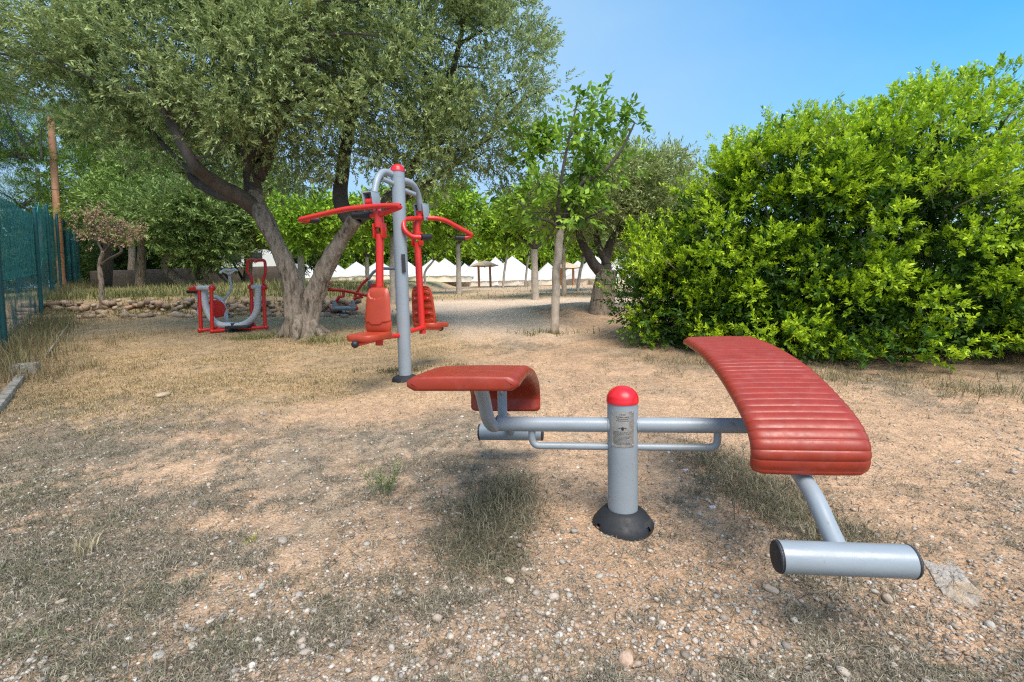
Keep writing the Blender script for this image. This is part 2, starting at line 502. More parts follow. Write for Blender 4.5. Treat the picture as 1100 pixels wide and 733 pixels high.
mb.build('etched_heading', 'ink', plate, ORG); mb = MB()
for k in range(11):
    z = .416 - k * .0052; a = -.6; e = .6 - rr.uniform(0, .35)
    while a < e: b = a + rr.uniform(.03, .11); strip(mb, a, min(b, e), z, .0020); a = b + .025
mb.build('etched_text', 'ink', plate, ORG); mb = MB()
for s in (-1, 1):   # the small winged emblem
    mb.add([on_pl(s * .02, .437), on_pl(s * .24, .434), on_pl(s * .26, .430), on_pl(s * .10, .4325), on_pl(s * .05, .421), on_pl(0, .424), on_pl(0, .441)], [(0, 1, 2, 3, 4, 5, 6) if s > 0 else (6, 5, 4, 3, 2, 1, 0)])
mb.build('etched_emblem', 'ink', plate, ORG)
for a in (-.68, .68):
    for z in (.359, .496):
        mb = MB(); p = on_pl(a, z, .0650); q = on_pl(a, z, .0678); mb.tube([p, q], .0032, 8); mb.build('rivet', 'bolt', plate, ORG)
ZB = .4302
for s in (-1, 1):
    # main beam
    mb = MB(); mb.tube(rotl([(.055, 0, ZB), (BCX - .02, 0, ZB)], s), .0315, 28); bmo = mb.build('beam', 'grey', fm, ORG)
    mb = MB(); mb.lathe([(.0310, .0), (.0350, .0), (.0352, .0035), (.0335, .0065), (.0310, .008)], (.0575 * s, 0, ZB), 28, (s, 0, 0)); mb.build('weld_bead', 'grey', bmo, ORG)
    # handle below the beam
    mb = MB(); mb.tube(fillet(rotl([(.05, 0, .335), (.385, 0, .335), (.385, 0, .41)], s), .055, 8), .0155, 16); mb.build('handle', 'grey', fm, ORG)
    b = board_mesh(s).build('board', 'board', fm, ORG, angle=70)
    # support tube: from under the free half, down past the beam end, on to the foot roller
    mb = MB(); pts = rotl([(BCX, .30, .672), (BCX, .22, .60), (BCX, .13, .49), (BCX - .005, .03, .43), (BCX - .005, -.10, .405), (BCX - .005, -.28, .385), (BCX, -.43, .33), (BCX + .003, -.53, .26), (BCX + .003, -.60, .215)], s)
    mb.tube(spline(pts, 5), .0275, 20); mb.build('support_tube', 'grey', fm, ORG)
    mb = MB(); mb.tube(rotl([(BCX - .03, -.08, .43), (BCX - .03, -.09, .63)], s), .0215, 16); mb.build('upright', 'grey', fm, ORG)
    mb = MB(); mb.tube(rotl([(BCX - .03, .12, .655), (BCX - .03, -.08, .545)], s), .0125, 12)
    mb.build('strut', 'grey', fm, ORG)
    for x in (-.11, .11):
        for v, z in ((.40, .698), (.10, .665)):
            mb = MB(); p = rotl([(BCX + x, v, z)], s)[0]; mb.lathe([(.0, -.016), (.010, -.016), (.014, -.010), (.014, .01)], p, 14)
            mb.build('board_bolt', 'grip', b, ORG)
    mb = MB(); a, c_ = rotl([(BCX + .004 - .18, -.609, .211), (BCX + .004 + .18, -.609, .211)], s)
    mb.tube([a, c_], .0455, 40); rl = mb.build('foot_roller', 'grey', fm, ORG)
    dd = (c_ - a).normalized()
    for p, q in ((a, -dd), (c_, dd)):
        mb = MB(); mb.lathe([(.0005, .006), (.030, .006), (.043, .004), (.0465, -.002), (.0465, -.006), (.0, -.006)], p, 36, q); mb.build('end_cap', 'rubber', rl, ORG)

# ================================================================== CHEST PRESS
YC = 4.62
base = P(435, 399, YC); base.z = Ts(base.x, base.y)
top = P(427.3, 184, YC)
cpn = thing('chest_press', 'double chest press with tall grey post, red hanging seats and curved red handlebars', 'exercise machine', base)
ax = (Vector((top.x, top.y, top.z)) - base)
mb = MB(); mb.tube([base + Vector((0, 0, -.02)), top], .062, 32); mb.build('post', 'grey', cpn)
un = ax.normalized()
mb = MB(); mb.lathe([(.0, -.01), (.066, -.01), (.066, .004)] + [(.065 * math.cos(a * PI / 16), .006 + .058 * math.sin(a * PI / 16)) for a in range(0, 8)] + [(.0005, .064)], top, 28, un)
mb.build('dome_cap', 'redcap', cpn)
mb = MB(); mb.lathe([(.062, .05), (.085, .048), (.12, .03), (.13, .0), (.13, -.03)], base, 32); mb.build('rubber_boot', 'rubber', cpn)
mb = MB(); pc = P(433.5, 283, YC - .068)
mb.box(pc + Vector((0, .002, 0)), (.035, .006, .17), Matrix.Rotation(.25, 3, 'Z')); mb.build('label_plate', 'rubber', cpn)

def press_unit(K, far):
    """K(px, py, dY) -> world point; dY relative to the unit's own depth"""
    mb = MB(); mb.tube(fillet(K['arch'], .16, 8), .030, 18); mb.build('arch_arm', 'grey', cpn)
    mb = MB(); mb.tube(K['brace'], .022, 14); mb.build('arm_brace', 'grey', cpn)
    b = K['br']; rz = Matrix.Rotation(K['rz'], 3, 'Z')
    mb = MB()
    for s in (-1, 1):
        mb.box(b + rz @ Vector((s * .052, 0, 0)), (.008, .10, .16), rz @ Matrix.Rotation(.15, 3, 'X'), .003)
    mb.box(b + rz @ Vector((0, .055, .02)), (.10, .008, .11), rz)
    mb.box(b + rz @ Vector((0, 0, .078)), (.112, .105, .010), rz)
    bk = mb.build('pivot_bracket', 'grey', cpn)
    mb = MB(); d = rz @ Vector((1, 0, 0)); mb.tube([b - d * .068 + Vector((0, 0, -.05)), b + d * .068 + Vector((0, 0, -.05))], .013, 12); mb.build('pivot_bolt', 'bolt', bk)
    mb = MB(); mb.tube([b + Vector((0, 0, -.0)) - d * .04, b - d * -.04], .036, 16)
    mb.tube([b + Vector((0, 0, .0)), K['hub']], .034, 16)
    mb.tube([K['hub'] + Vector((0, 0, .04)), K['hub'] - Vector((0, 0, .10))], .040, 16)
    mb.build('swing_arm', 'red', cpn)
    # fork plates below the hub
    mb = MB(); h = K['hub'] - Vector((0, 0, .13))
    for s in (-1, 1): mb.box(h + rz @ Vector((s * .045, 0, 0)), (.010, .07, .13), rz, .002)
    mb.build('fork', 'red', cpn)
    mb = MB(); mb.tube([h + Vector((0, 0, -.03)), K['pole_end']], .034, 20); mb.build('hanger_pole', 'red', cpn)
    mb = MB(); mb.tube(fillet(K['bar'], .10, 7), .0235, 16); hb = mb.build('handlebar', 'red', cpn)
    for g in K['grips']:
        mb = MB(); mb.tube(g, .030, 16); mb.build('grip', 'grip', hb)
    # backrest: moulded pad
    c = K['back_c']; Rm = Matrix.Rotation(K['brz'], 3, 'Z') @ Matrix.Rotation(K['tilt'], 3, 'X')
    W, H = .30, .42
    nu, nv = 48, 60; vs = []; fs = []
    for side in (0, 1):
        for j in range(nv + 1):
            for i in range(nu + 1):
                u = -1 + 2 * i / nu; v = -1 + 2 * j / nv
                wv = W / 2 * (.86 - .14 * v) * (1 - .24 * max(0, v - .55) ** 2 / .2025) ; wv = W / 2 * (1.0 - .20 * (v + 1) / 2)
                # superellipse rounding
                k = (abs(u) ** 5 + abs(v) ** 5) ** .2; m = max(abs(u), abs(v)); q = m / k if k > 0 else 1
                x = u * q * wv; z = v * q * H / 2
                e = max(abs(u), abs(v)); edge = 1 - e ** 8
                if side == 0:
                    y = -.028 * edge - .010 * (1 - u * u) * edge
                    # moulded rim lines: scoop at the top, curved crease at the bottom
                    if v > .25 and (u * u * .9 + ((v - .95) / .62) ** 2) < .62: y += .011
                    if v < -.62 + .18 * u * u: y += .010
                else:
                    y = .012 * edge - .008 * (1 if (int((v + 1) * 5.5) % 2 == 0 and abs(u) < .8 and abs(v) < .85) else 0)
                vs.append(c + Rm @ Vector((x, y, z)))
    st = (nu + 1) * (nv + 1)
    for j in range(nv):
        for i in range(nu):
            a = j * (nu + 1) + i; q = (a, a + 1, a + nu + 2, a + nu + 1)
            fs.append(q); fs.append(tuple(st + t for t in q[::-1]))
    mb = MB(); mb.add(vs, fs); bkr = mb.build('backrest', 'seat', cpn, angle=50)
    for x in (-.075, .075):
        for z in (-.06, .09):
            mb = MB(); mb.ball(c + Rm @ Vector((x, .016, z)), .012, 6); mb.build('bolt', 'bolt', bkr)
    for z in (-.06, .09): mb = MB(); mb.box(c + Rm @ Vector((0, .022, z)), (.17, .006, .03), Rm); mb.build('mount_plate', 'red', bkr)
    # seat
    sc = K['seat_c']; Rs = Matrix.Rotation(K['brz'], 3, 'Z') @ Matrix.Rotation(K['stilt'], 3, 'X')
    mb = MB(); ns = 40; vs = []; fs = []
    lv = [(-.022, .90), (-.026, .97), (-.014, 1.), (.010, 1.), (.022, .97), (.026, .86), (.020, .5), (.018, .02)]
    lv = [(-.026, .02), (-.026, .90)] + lv[1:]
    for z, k in lv:
        for j in range(ns):
            a = 2 * PI * j / ns; ca, sa = math.cos(a), math.sin(a)
            q = (abs(ca) ** 3.2 + abs(sa) ** 3.2) ** (-1 / 3.2)
            vs.append(sc + Rs @ Vector((ca * q * .155 * k, sa * q * .19 * k * (1 if sa < 0 else .95), z)))
    for i in range(len(lv) - 1):
        for j in range(ns): j2 = (j + 1) % ns; fs.append((i * ns + j, i * ns + j2, (i + 1) * ns + j2, (i + 1) * ns + j))
    fs.append(tuple(range(ns - 1, -1, -1))); fs.append(tuple((len(lv) - 1) * ns + j for j in range(ns)))
    mb.add(vs, fs); mb.build('seat', 'seat', cpn)
    mb = MB(); a = sc + Rs @ Vector((0, -.20, -.045)); mb.tube([a, K['link'][0]], .024, 14); mb.build('seat_rail', 'red', cpn)
    mb = MB(); mb.ball(a, .032, 10); mb.build('rail_knob', 'grip', cpn)
    mb = MB(); mb.tube(K['link'], .022, 14); mb.build('link_bar', 'red', cpn)
    mb = MB(); mb.ball(K['link'][0].lerp(K['link'][-1], .93), .030, 8); mb.build('link_bolt', 'bolt', cpn)

YL = YC - .28; YR = YC + .28
brz = math.atan2(.42, .9) * -1    # left unit faces the camera, turned a little to the left
left = dict(
    arch=[P(426, 190, YC), P(412, 183, YC - .10), P(405, 192, YL + .08), P(401, 214, YL + .02)],
    brace=[P(427, 199.5, YC), P(411, 192.5, YC - .14)],
    br=P(399, 217, YL), rz=brz, hub=P(407, 232, YL),
    pole_end=P(407.5, 371, YL),
    bar=[P(342, 237, YL + .35), P(318, 237, YL + .28), P(372, 224.5, YL + .05), P(404, 221.5, YL - .06), P(434, 221, YL - .22), P(408, 231, YL - .02), P(398, 232.3, YL + .05)],
    grips=[[P(343, 236.5, YL + .35), P(324, 237, YL + .31)], [P(379.5, 231.8, YL + .14), P(399, 232.5, YL + .05)]],
    back_c=P(406, 333.5, YL - .055), brz=brz + .05, tilt=-.10,
    seat_c=P(397.5, 361, YL - .17), stilt=.04,
    link=[P(409, 363, YL + .03), P(432, 360, YC)])
press_unit(left, False)
brr = brz + PI
right = dict(
    arch=[P(430, 193, YC), P(443, 196.5, YC + .10), P(449, 208, YR - .08), P(452, 226, YR - .02)],
    brace=[P(431, 203.5, YC), P(445.5, 209, YC + .14)],
    br=P(453, 228.5, YR), rz=brz, hub=P(447.5, 243, YR),
    pole_end=P(454, 358.5, YR),
    bar=[P(452, 255, YR - .30), P(443, 255, YR - .33), P(434, 248, YR - .35), P(433, 236, YR - .30), P(448, 234.5, YR - .02), P(474, 234.5, YR + .05), P(508, 253, YR + .28), P(499, 256, YR + .25), P(493, 255.5, YR + .25)],
    grips=[[P(462, 254.8, YR - .22), P(452, 255, YR - .30)], [P(489, 255.3, YR + .22), P(499, 255.8, YR + .25)]],
    back_c=P(454.5, 329.5, YR + .055), brz=brr + .05, tilt=-.10,
    seat_c=P(463, 349, YR + .18), stilt=.04,
    link=[P(454, 352, YR - .03), P(437, 357, YC)])
press_unit(right, True)

# ================================================================== CROSS TRAINER (left)
YE = 8.3
eb = P(252, 357.5, YE); eb.z = Ts(eb.x, eb.y)
el = thing('ski_walker', 'ski walker with grey U-shaped frame, red hanging bars and tall red handles by the olive', 'exercise machine', eb)
E_ = lambda px, py, d=0: P(px, py, YE + d)
mb = MB(); mb.lathe([(.05, .14), (.06, .08), (.14, .06), (.17, .02), (.17, -.03)], eb, 24); mb.build('rubber_boot', 'rubber', el)
mb = MB(); mb.tube([eb, E_(252, 349)], .055, 14); mb.build('stub_post', 'pale', el)
mb = MB(); mb.tube(fillet([E_(219, 309), E_(220, 330), E_(231, 349.5), E_(262, 350.5), E_(276, 338), E_(278, 309)], .32, 10), .055, 18); mb.build('u_frame', 'pale', el)
for (a, b, nm) in (((211, 309.5, -.05), (228, 309.5, -.12), 'crossbar'), ((270, 308.5, .10), (284, 308.5, .0), 'crossbar')):
    mb = MB(); mb.tube([E_(*a), E_(*b)], .042, 14); cbm = mb.build(nm, 'pale', el)
    for p in (a, b):
        q = E_(*p); mb = MB(); mb.ball(q, .055, 8); mb.build('pivot_cap', 'red', cbm)
mb = MB(); mb.tube([E_(204, 310.5, -.05), E_(213, 310.3, -.05)], .038, 12); mb.build('side_grip', 'red', el)
for a, b in (((214, 310, -.05), (216, 354, -.05)), ((227, 310, -.15), (228, 355, -.15)), ((270, 309, .12), (271, 347, .12)), ((283, 309, 0), (285, 351, 0))):
    mb = MB(); mb.tube([E_(*a), E_(*b)], .030, 12); mb.build('hanging_bar', 'red', el)
for a, b in (((215, 355, -.1), (272, 349.5, .12)), ((228, 356, -.15), (286, 351.5, .0))):
    mb = MB(); mb.tube([E_(*a), E_(*b)], .028, 12); mb.build('foot_rail', 'red', el)
for a in ((215, 355, -.1), (228, 356, -.15), (272, 349.5, .12), (286, 351.5, 0)):
    mb = MB(); mb.ball(E_(*a), .042, 8); mb.build('joint', 'red', el)
mb = MB(); mb.box(E_(256, 351.5, -.22), (.38, .16, .05), None, .015); mb.build('footplate', 'rubber', el)
mb = MB(); mb.box(E_(245, 350.5, .1), (.30, .14, .05), None, .015); mb.build('footplate', 'rubber', el)
for pts in ([(271, 309, .12), (270, 297, .10), (265.5, 292, .08), (266, 280, .06), (271, 279, .05), (275, 280, .04)], [(283, 309, 0), (282.5, 301, 0), (285.5, 292, 0), (284.5, 280, 0), (279, 279, .0), (274.5, 281, .02)]):
    mb = MB(); mb.tube(fillet([E_(*p) for p in pts], .07, 4), .025, 12); hd = mb.build('handle', 'red', el)
# bicycle behind it
YB = 8.9
B_ = lambda px, py, d=0: P(px, py, YB + d)
bb = P(244, 352, YB); bb.z = Ts(bb.x, bb.y)
bk = thing('exercise_bike', 'grey outdoor exercise bike with round red wheel cover, behind the hanging red bars', 'exercise bike', bb)
mb = MB(); mb.lathe([(.05, .08), (.10, .06), (.14, .02), (.14, -.03)], bb, 20); mb.build('rubber_boot', 'rubber', bk)
mb = MB(); mb.tube(fillet([B_(214, 338), B_(216, 322), B_(226, 318), B_(238, 321), B_(242, 334), Vector(bb)], .18, 7), .040, 14); mb.build('arched_frame', 'pale', bk)
mb = MB(); mb.tube([B_(229, 333), B_(242, 333)], .038, 12); mb.build('crank_housing', 'pale', bk)
mb = MB(); ctr = B_(232, 332, -.05); mb.lathe([(.0, -.05), (.155, -.05), (.165, -.03), (.165, .03), (.155, .05), (.0, .05)], ctr, 32, (.35, -1, 0)); mb.build('wheel_cover', 'red', bk)
for s in (-1, 1):
    mb = MB(); q = ctr + Vector((s * .0, -.10 if s < 0 else .10, 0)); mb.tube([q, q + Vector((.09 * s, 0, -.11 * s))], .014, 8); cr_ = mb.build('crank', 'bolt', bk)
    mb = MB(); mb.box(q + Vector((.09 * s, -.05 * -s, -.11 * s)), (.10, .10, .025), None, .005); mb.build('pedal', 'rubber', cr_)
mb = MB(); mb.tube(fillet([B_(239.5, 324), B_(249.5, 310.5), B_(246, 297)], .06, 5), .022, 12); mb.build('stem', 'pale', bk)
mb = MB(); mb.tube(fillet([B_(236, 293.5, -.18), B_(241, 289.5, -.1), B_(247, 291, .0), B_(252, 289, .08), B_(255, 291, .16)], .05, 4), .018, 10)
mb.tube(fillet([B_(240, 292, -.1), B_(246, 295, 0), B_(253, 290, .1)], .05, 4), .016, 10)
mb.build('handlebar', 'white', bk)
mb = MB(); mb.tube([B_(214, 326), B_(209.5, 314)], .022, 10); mb.build('saddle_post', 'pale', bk)
mb = MB(); mb.ball(B_(209.5, 313), .12, 10, (1.1, .8, .35)) if False else mb.box(B_(209.5, 313.5), (.22, .18, .06), None, .02); mb.build('saddle', 'rubber', bk)

# rowing machine
YW = 10.6
W_ = lambda px, py, d=0: P(px, py, YW + d)
wb = W_(369.5, 340.5); wb.z = Ts(wb.x, wb.y)
rw = thing('rowing_machine', 'low red and grey rowing machine on T-shaped foot, between olive trunk and hanging seats', 'exercise machine', wb)
mb = MB(); mb.lathe([(.05, .07), (.12, .05), (.15, .02), (.15, -.1)], wb, 20); mb.build('rubber_boot', 'rubber', rw)
mb = MB(); mb.tube([wb - Vector((0, 0, .08)), W_(369.5, 332)], .045, 14); mb.tube([W_(356.5, 331.5, 0), W_(382.5, 331.5, 0)], .05, 14); mb.build('t_base', 'grey', rw)
for px in (356, 383): mb = MB(); mb.ball(W_(px, 331.5), .045, 8); mb.build('end_cap', 'redcap', rw)
for px in (359.5, 379): mb = MB(); mb.tube([W_(px, 331), W_(px, 323)], .05, 14); mb.build('pivot_stub', 'grey', rw)
for pts in ([(361, 324), (364.5, 319), (369, 318.5), (369, 313.5)], [(380, 322), (383, 320), (389.5, 319.5), (386, 316.5)]):
    mb = MB(); mb.tube([W_(*p) for p in pts], .034, 10); mb.build('link', 'red', rw)
mb = MB(); mb.tube(fillet([W_(348.5, 306), W_(350, 311), W_(371, 312.5), W_(400, 319)], .1, 4), .034, 12); mb.build('long_beam', 'red', rw)
mb = MB(); mb.tube(fillet([W_(381, 319), W_(388, 306), W_(397, 298)], .2, 5), .030, 12); mb.build('pull_arm', 'red', rw)
mb = MB(); mb.tube(fillet([W_(396, 300), W_(401, 292), W_(409, 288.5), W_(428, 289)], .2, 5), .032, 12); mb.build('pull_bar', 'grey', rw)
mb = MB(); wb2 = W_(398, 338, .2); wb2.z = Ts(wb2.x, wb2.y) - .05; mb.tube([wb2, W_(397.5, 302, .1)], .055, 14); mb.build('column', 'grey', rw)
mb = MB(); mb.box(W_(402, 309, .05), (.16, .14, .16), None, .03); mb.build('damper', 'red', rw)
mb = MB(); mb.box(W_(349, 305, 0), (.30, .22, .06), None, .02); mb.build('seat', 'seat', rw)

# ================================================================== TREES
def Esp(px, py, Y, rx, ry, rz): return (tuple(P(px, py, Y)), (rx, ry, rz))

# ---- the big olive
YO = 7.3
ob = P(325, 366, YO); ob.z = Ts(ob.x, ob.y)
ol = thing('olive_tree', 'large twin-trunked olive tree with a wide grey-green crown, filling the upper left', 'tree', ob)
O = lambda px, py, d=0: P(px, py, YO + d)
mb = MB()
tl = [ob + Vector((-.07, 0, -.12)), O(318, 342), O(313, 305), O(302, 273), O(289, 246), O(278, 224), O(273, 206, .1)]
limb(mb, tl, .165, .105, 40, .22, 1, 14)
tr = [ob + Vector((.13, -.1, -.12)), O(333, 338), O(341, 308), O(353, 280), O(367, 256), O(382, 236, -.1)]
limb(mb, tr, .150, .100, 40, .22, 2, 14)
for k, (dx, dy) in enumerate(((-.42, -.12), (.05, -.42), (.48, -.2), (.4, .3), (-.3, .3))):
    e = ob + Vector((dx, dy, 0)); e.z = Ts(e.x, e.y) - .03
    limb(mb, [ob + Vector((dx * .2, dy * .2, .30)), ob + Vector((dx * .6, dy * .6, .07)), e], .10, .02, 12, .15, 20 + k, 6)
limbs = []
def LB(pts, r0, r1, seed): limbs.extend(limb(mb, pts, r0, r1, 12, .10, seed, 6))
mb.build('trunk', 'bark', ol, angle=180); mb = MB()
LB([O(276, 225, .05), O(255, 210, -.2), O(225, 192, -.5), O(205, 172, -.8), O(182, 128, -.7), O(168, 104, -.6)], .13, .045, 3)
LB([O(255, 212, -.2), O(230, 206, .1), O(206, 190, .4), O(198, 160, .8), O(170, 120, 1.3)], .10, .04, 4)
LB([O(273, 215, .1), O(268, 180, .1), O(262, 150, -.1), O(250, 90, .2), O(240, 30, .3)], .13, .04, 5)
LB([O(276, 190, .1), O(292, 150, .4), O(286, 90, .9), O(296, 30, 1.4)], .12, .04, 6)
LB([O(380, 240, 0), O(366, 215, .2), O(370, 170, .4), O(378, 110, .5), O(372, 40, .3), O(380, -40, 0)], .13, .05, 7)
LB([O(385, 232, -.1), O(405, 222, .0), O(430, 200, .3), O(455, 160, .5), O(480, 100, .6), O(500, 20, .6)], .12, .035, 8)
LB([O(400, 226, -.2), O(430, 215, .3), O(470, 190, .9), O(520, 150, 1.2), O(560, 110, 1.3)], .08, .03, 9)
LB([O(378, 120, .5), O(400, 90, .9), O(440, 50, 1.4)], .07, .03, 10)
LB([O(225, 192, -.5), O(195, 175, -.3), O(150, 130, .1), O(90, 90, .4)], .05, .02, 11)
LB([O(268, 170, .1), O(310, 120, -.6), O(330, 60, -1.1), O(340, 0, -1.3)], .08, .03, 12)
ells = [Esp(60, 40, 7.0, 1.7, 1.5, 1.25), Esp(170, 60, 7.0, 1.6, 1.7, 1.3), Esp(150, -60, 7.2, 2.2, 2.2, 1.3), Esp(290, 10, 7.0, 1.8, 2.0, 1.4),
        Esp(290, 110, 6.9, 1.3, 1.8, .9), Esp(400, 20, 7.2, 1.7, 2.1, 1.5), Esp(395, 110, 7.2, 1.3, 2.0, 1.1), Esp(490, 60, 7.4, 1.5, 1.8, 1.5), Esp(515, 140, 7.5, 1.15, 1.5, .85), Esp(455, 172, 7.4, 1.0, 1.4, .55),
        Esp(300, 175, 7.9, 1.3, 1.0, .5), Esp(100, 85, 7.2, 1.2, 1.2, .6), Esp(200, 150, 7.6, 1.1, 1.0, .5), Esp(130, 130, 7.0, .7, .8, .35), Esp(240, 60, 6.0, 1.4, .7, .9), Esp(340, -100, 7.2, 3.0, 2.4, 1.3), Esp(465, -60, 7.4, 1.3, 1.6, 1.2)]
rs = np.random.default_rng(11)
ells = [(c_, (r_[0], r_[1] * .78, r_[2])) for c_, r_ in ells]
pos, axs, cen = crown_sprigs(ells, 930, .34, 36, rs, up=.35, shell=(.30, 1.))
# open windows where the sky shows behind the limbs
twig_net(mb, limbs, cen[::4], .035, .006, 5)
mb.build('branches', 'barkdarkshaded', ol, angle=180)  # darker than the trunk: crown shadow on the limbs put into the colour
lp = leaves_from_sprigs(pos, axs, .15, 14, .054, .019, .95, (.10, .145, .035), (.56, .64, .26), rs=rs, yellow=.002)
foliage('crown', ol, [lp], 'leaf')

# ---- big bright shrub on the right
sb = G(900, 400)
sb = Vector((4.0, 6.2, Ts(4.0, 6.2)))
sh = thing('mastic_shrub', 'huge rounded bright green shrub filling the right side behind the ribbed board', 'shrub', sb)
def grd(off): return lambda p: T(p[:, 0], p[:, 1]) + off
ells = [Esp(830, 262, 6.1, 1.1, 1.3, 1.20), Esp(925, 272, 5.8, 1.3, 1.5, 1.50), Esp(988, 262, 5.9, 1.15, 1.6, 1.60), Esp(1095, 325, 6.0, 1.4, 1.7, 1.28),
        Esp(755, 315, 6.3, .85, .95, .80), Esp(710, 330, 6.4, .55, .6, .55), Esp(860, 340, 5.6, 1.2, 1.0, .75), Esp(1000, 350, 5.3, 1.6, 1.0, .85), Esp(1120, 355, 5.2, 1.6, 1.0, .85), Esp(1230, 360, 6.2, 2.1, 2.0, 1.25), Esp(838, 214, 6.0, .62, .9, .66), Esp(705, 275, 6.6, .35, .5, .45), Esp(782, 272, 5.9, .62, .75, .72)]
rs = np.random.default_rng(21)
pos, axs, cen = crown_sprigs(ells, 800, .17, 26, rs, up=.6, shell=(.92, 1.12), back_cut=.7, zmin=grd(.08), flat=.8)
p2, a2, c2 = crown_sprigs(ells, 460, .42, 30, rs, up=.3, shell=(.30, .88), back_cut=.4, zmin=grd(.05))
# long shoots standing off the silhouette
nS = 260; d3 = rand_dirs(nS, rs); d3[:, 2] = np.abs(d3[:, 2]) * .8 + .2; d3[:, 1] -= .3; d3 = norm(d3)
ie = rs.choice([0, 1, 2, 5, 10, 4, 2, 1], nS); EE = np.array([[*e[0], *e[1]] for e in ells])
st = EE[ie, :3] + d3 * EE[ie, 3:] * .98
sh_pos = []; sh_ax = []
for k in range(5):
    sh_pos.append(st + d3 * (.05 + .07 * k) + rs.normal(size=(nS, 3)) * .02); sh_ax.append(norm(d3 + np.array([0, 0, .5])))
    sh_pos.append(st + d3 * (.05 + .07 * k) + rs.normal(size=(nS, 3)) * .03); sh_ax.append(norm(d3 + rs.normal(size=(nS, 3)) * .5 + np.array([0, 0, .3])))
sh_pos = np.concatenate(sh_pos); sh_ax = np.concatenate(sh_ax)
mb = MB()
st_base = []
for k in range(16):
    a = 2 * PI * k / 16; p0 = sb + Vector((math.cos(a) * .9, math.sin(a) * .4 - .2, -.05)); st_base.append(p0 + Vector((0, 0, .4)))
twig_net(mb, st_base, [tuple(c) for c in c2[:300:3]], .045, .008, 7, n=6)
for i in range(0, nS, 3): mb.tube([Vector(st[i] - d3[i] * .2), Vector(st[i] + d3[i] * .33)], [.010, .003], 5)
mb.build('stems', 'barkgrey', sh, angle=180)
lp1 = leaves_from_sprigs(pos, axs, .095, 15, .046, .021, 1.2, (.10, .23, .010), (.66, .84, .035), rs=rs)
lp2 = leaves_from_sprigs(p2, a2, .14, 11, .070, .028, 1.1, (.018, .05, .008), (.09, .20, .016), rs=rs)  # inner leaves coloured darker to paint the shade in gaps between clumps
lp3 = leaves_from_sprigs(sh_pos, sh_ax, .08, 9, .050, .019, 1.2, (.12, .24, .02), (.66, .82, .04), rs=rs)
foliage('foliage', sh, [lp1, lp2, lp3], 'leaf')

# ---- generic smaller trees
def simple_tree(name, label, cat, base, skel, ells, seed, n_clump, clump_r, per, sprig, nl, ll, lw, dark, light, bark='bark', group=None, spread=1.0, up=.4, mat_='leafmatte', twig=3, shell=(.5, 1.), yellow=0., droop=0., crown='crown', tr0=.03, flat=.75):
    t = thing(name, label, cat, base, group); mb = MB(); anchors = []
    for k, (pts, r0, r1) in enumerate(skel):
        if k == 1: mb.build('trunk', bark, t, angle=180); mb = MB()
        anchors.extend(limb(mb, pts, r0, r1, 14, .12, seed + k, 8))
    nm_, bk2 = ('trunk', bark) if len(skel) == 1 else ('branches', 'barkdarkshaded')
    rs = np.random.default_rng(seed)
    pos, axs, cen = crown_sprigs(ells, n_clump, clump_r, per, rs, up=up, shell=shell, flat=flat, zmin=grd(.15))
    if twig: twig_net(mb, anchors[3:], [tuple(c) for c in cen[::twig]], tr0, .005, seed)
    mb.build(nm_, bk2, t, angle=180)
    foliage(crown, t, [leaves_from_sprigs(pos, axs, sprig, nl, ll, lw, spread, dark, light, rs=rs, yellow=yellow, droop=droop)], mat_)
    return t

def base_at(px, py, Y=None):
    g = G(px, py); return g

GRN_D, GRN_L = (.10, .22, .012), (.40, .58, .05)
OLV_D, OLV_L = (.08, .11, .035), (.30, .34, .14)
# mulberry with the straight pale trunk
g = G(596, 358); Ym = g.y
K = lambda px, py, d=0: P(px, py, Ym + d)
skel = [([g - Vector((0, 0, .05)), K(597, 300), K(600, 262), K(602, 243)], .066, .058),
        ([K(602, 247), K(612, 218, -.1), K(624, 198, -.15), K(648, 185, -.2), K(668, 160, -.2), K(682, 132, -.2)], .045, .012),
        ([K(602, 247), K(617, 222, .1), K(624, 190, .2), K(632, 165, .2), K(640, 110, .1)], .04, .010),
        ([K(601, 246), K(600, 215, -.3), K(608, 165, -.5), K(620, 110, -.5)], .035, .010),
        ([K(601, 247), K(592, 225, .1), K(580, 200, .2), K(572, 170, .2)], .035, .010),
        ([K(602, 247), K(588, 237, -.3), K(570, 232, -.4), K(556, 215, -.4)], .03, .010),
        ([K(603, 247), K(630, 235, .3), K(655, 222, .4)], .03, .010)]
el_ = [Esp(640, 130, Ym, .62, .6, .36), Esp(672, 135, Ym, .32, .4, .30), Esp(608, 170, Ym - .2, .62, .6, .50), Esp(585, 220, Ym, .62, .7, .36), Esp(572, 150, Ym + .1, .3, .4, .3), Esp(650, 190, Ym + .1, .50, .5, .35), Esp(620, 225, Ym, .65, .6, .28)]
simple_tree('young_mulberry', 'young tree with straight pale trunk and loose large green leaves, in the middle', 'tree', g, skel, el_, 31, 70, .17, 7, .17, 7, .12, .060, (.09, .20, .015), (.42, .62, .07), 'barkpale', spread=1.3, mat_='leaf', twig=1, shell=(.2, 1.), droop=.35, tr0=.014)

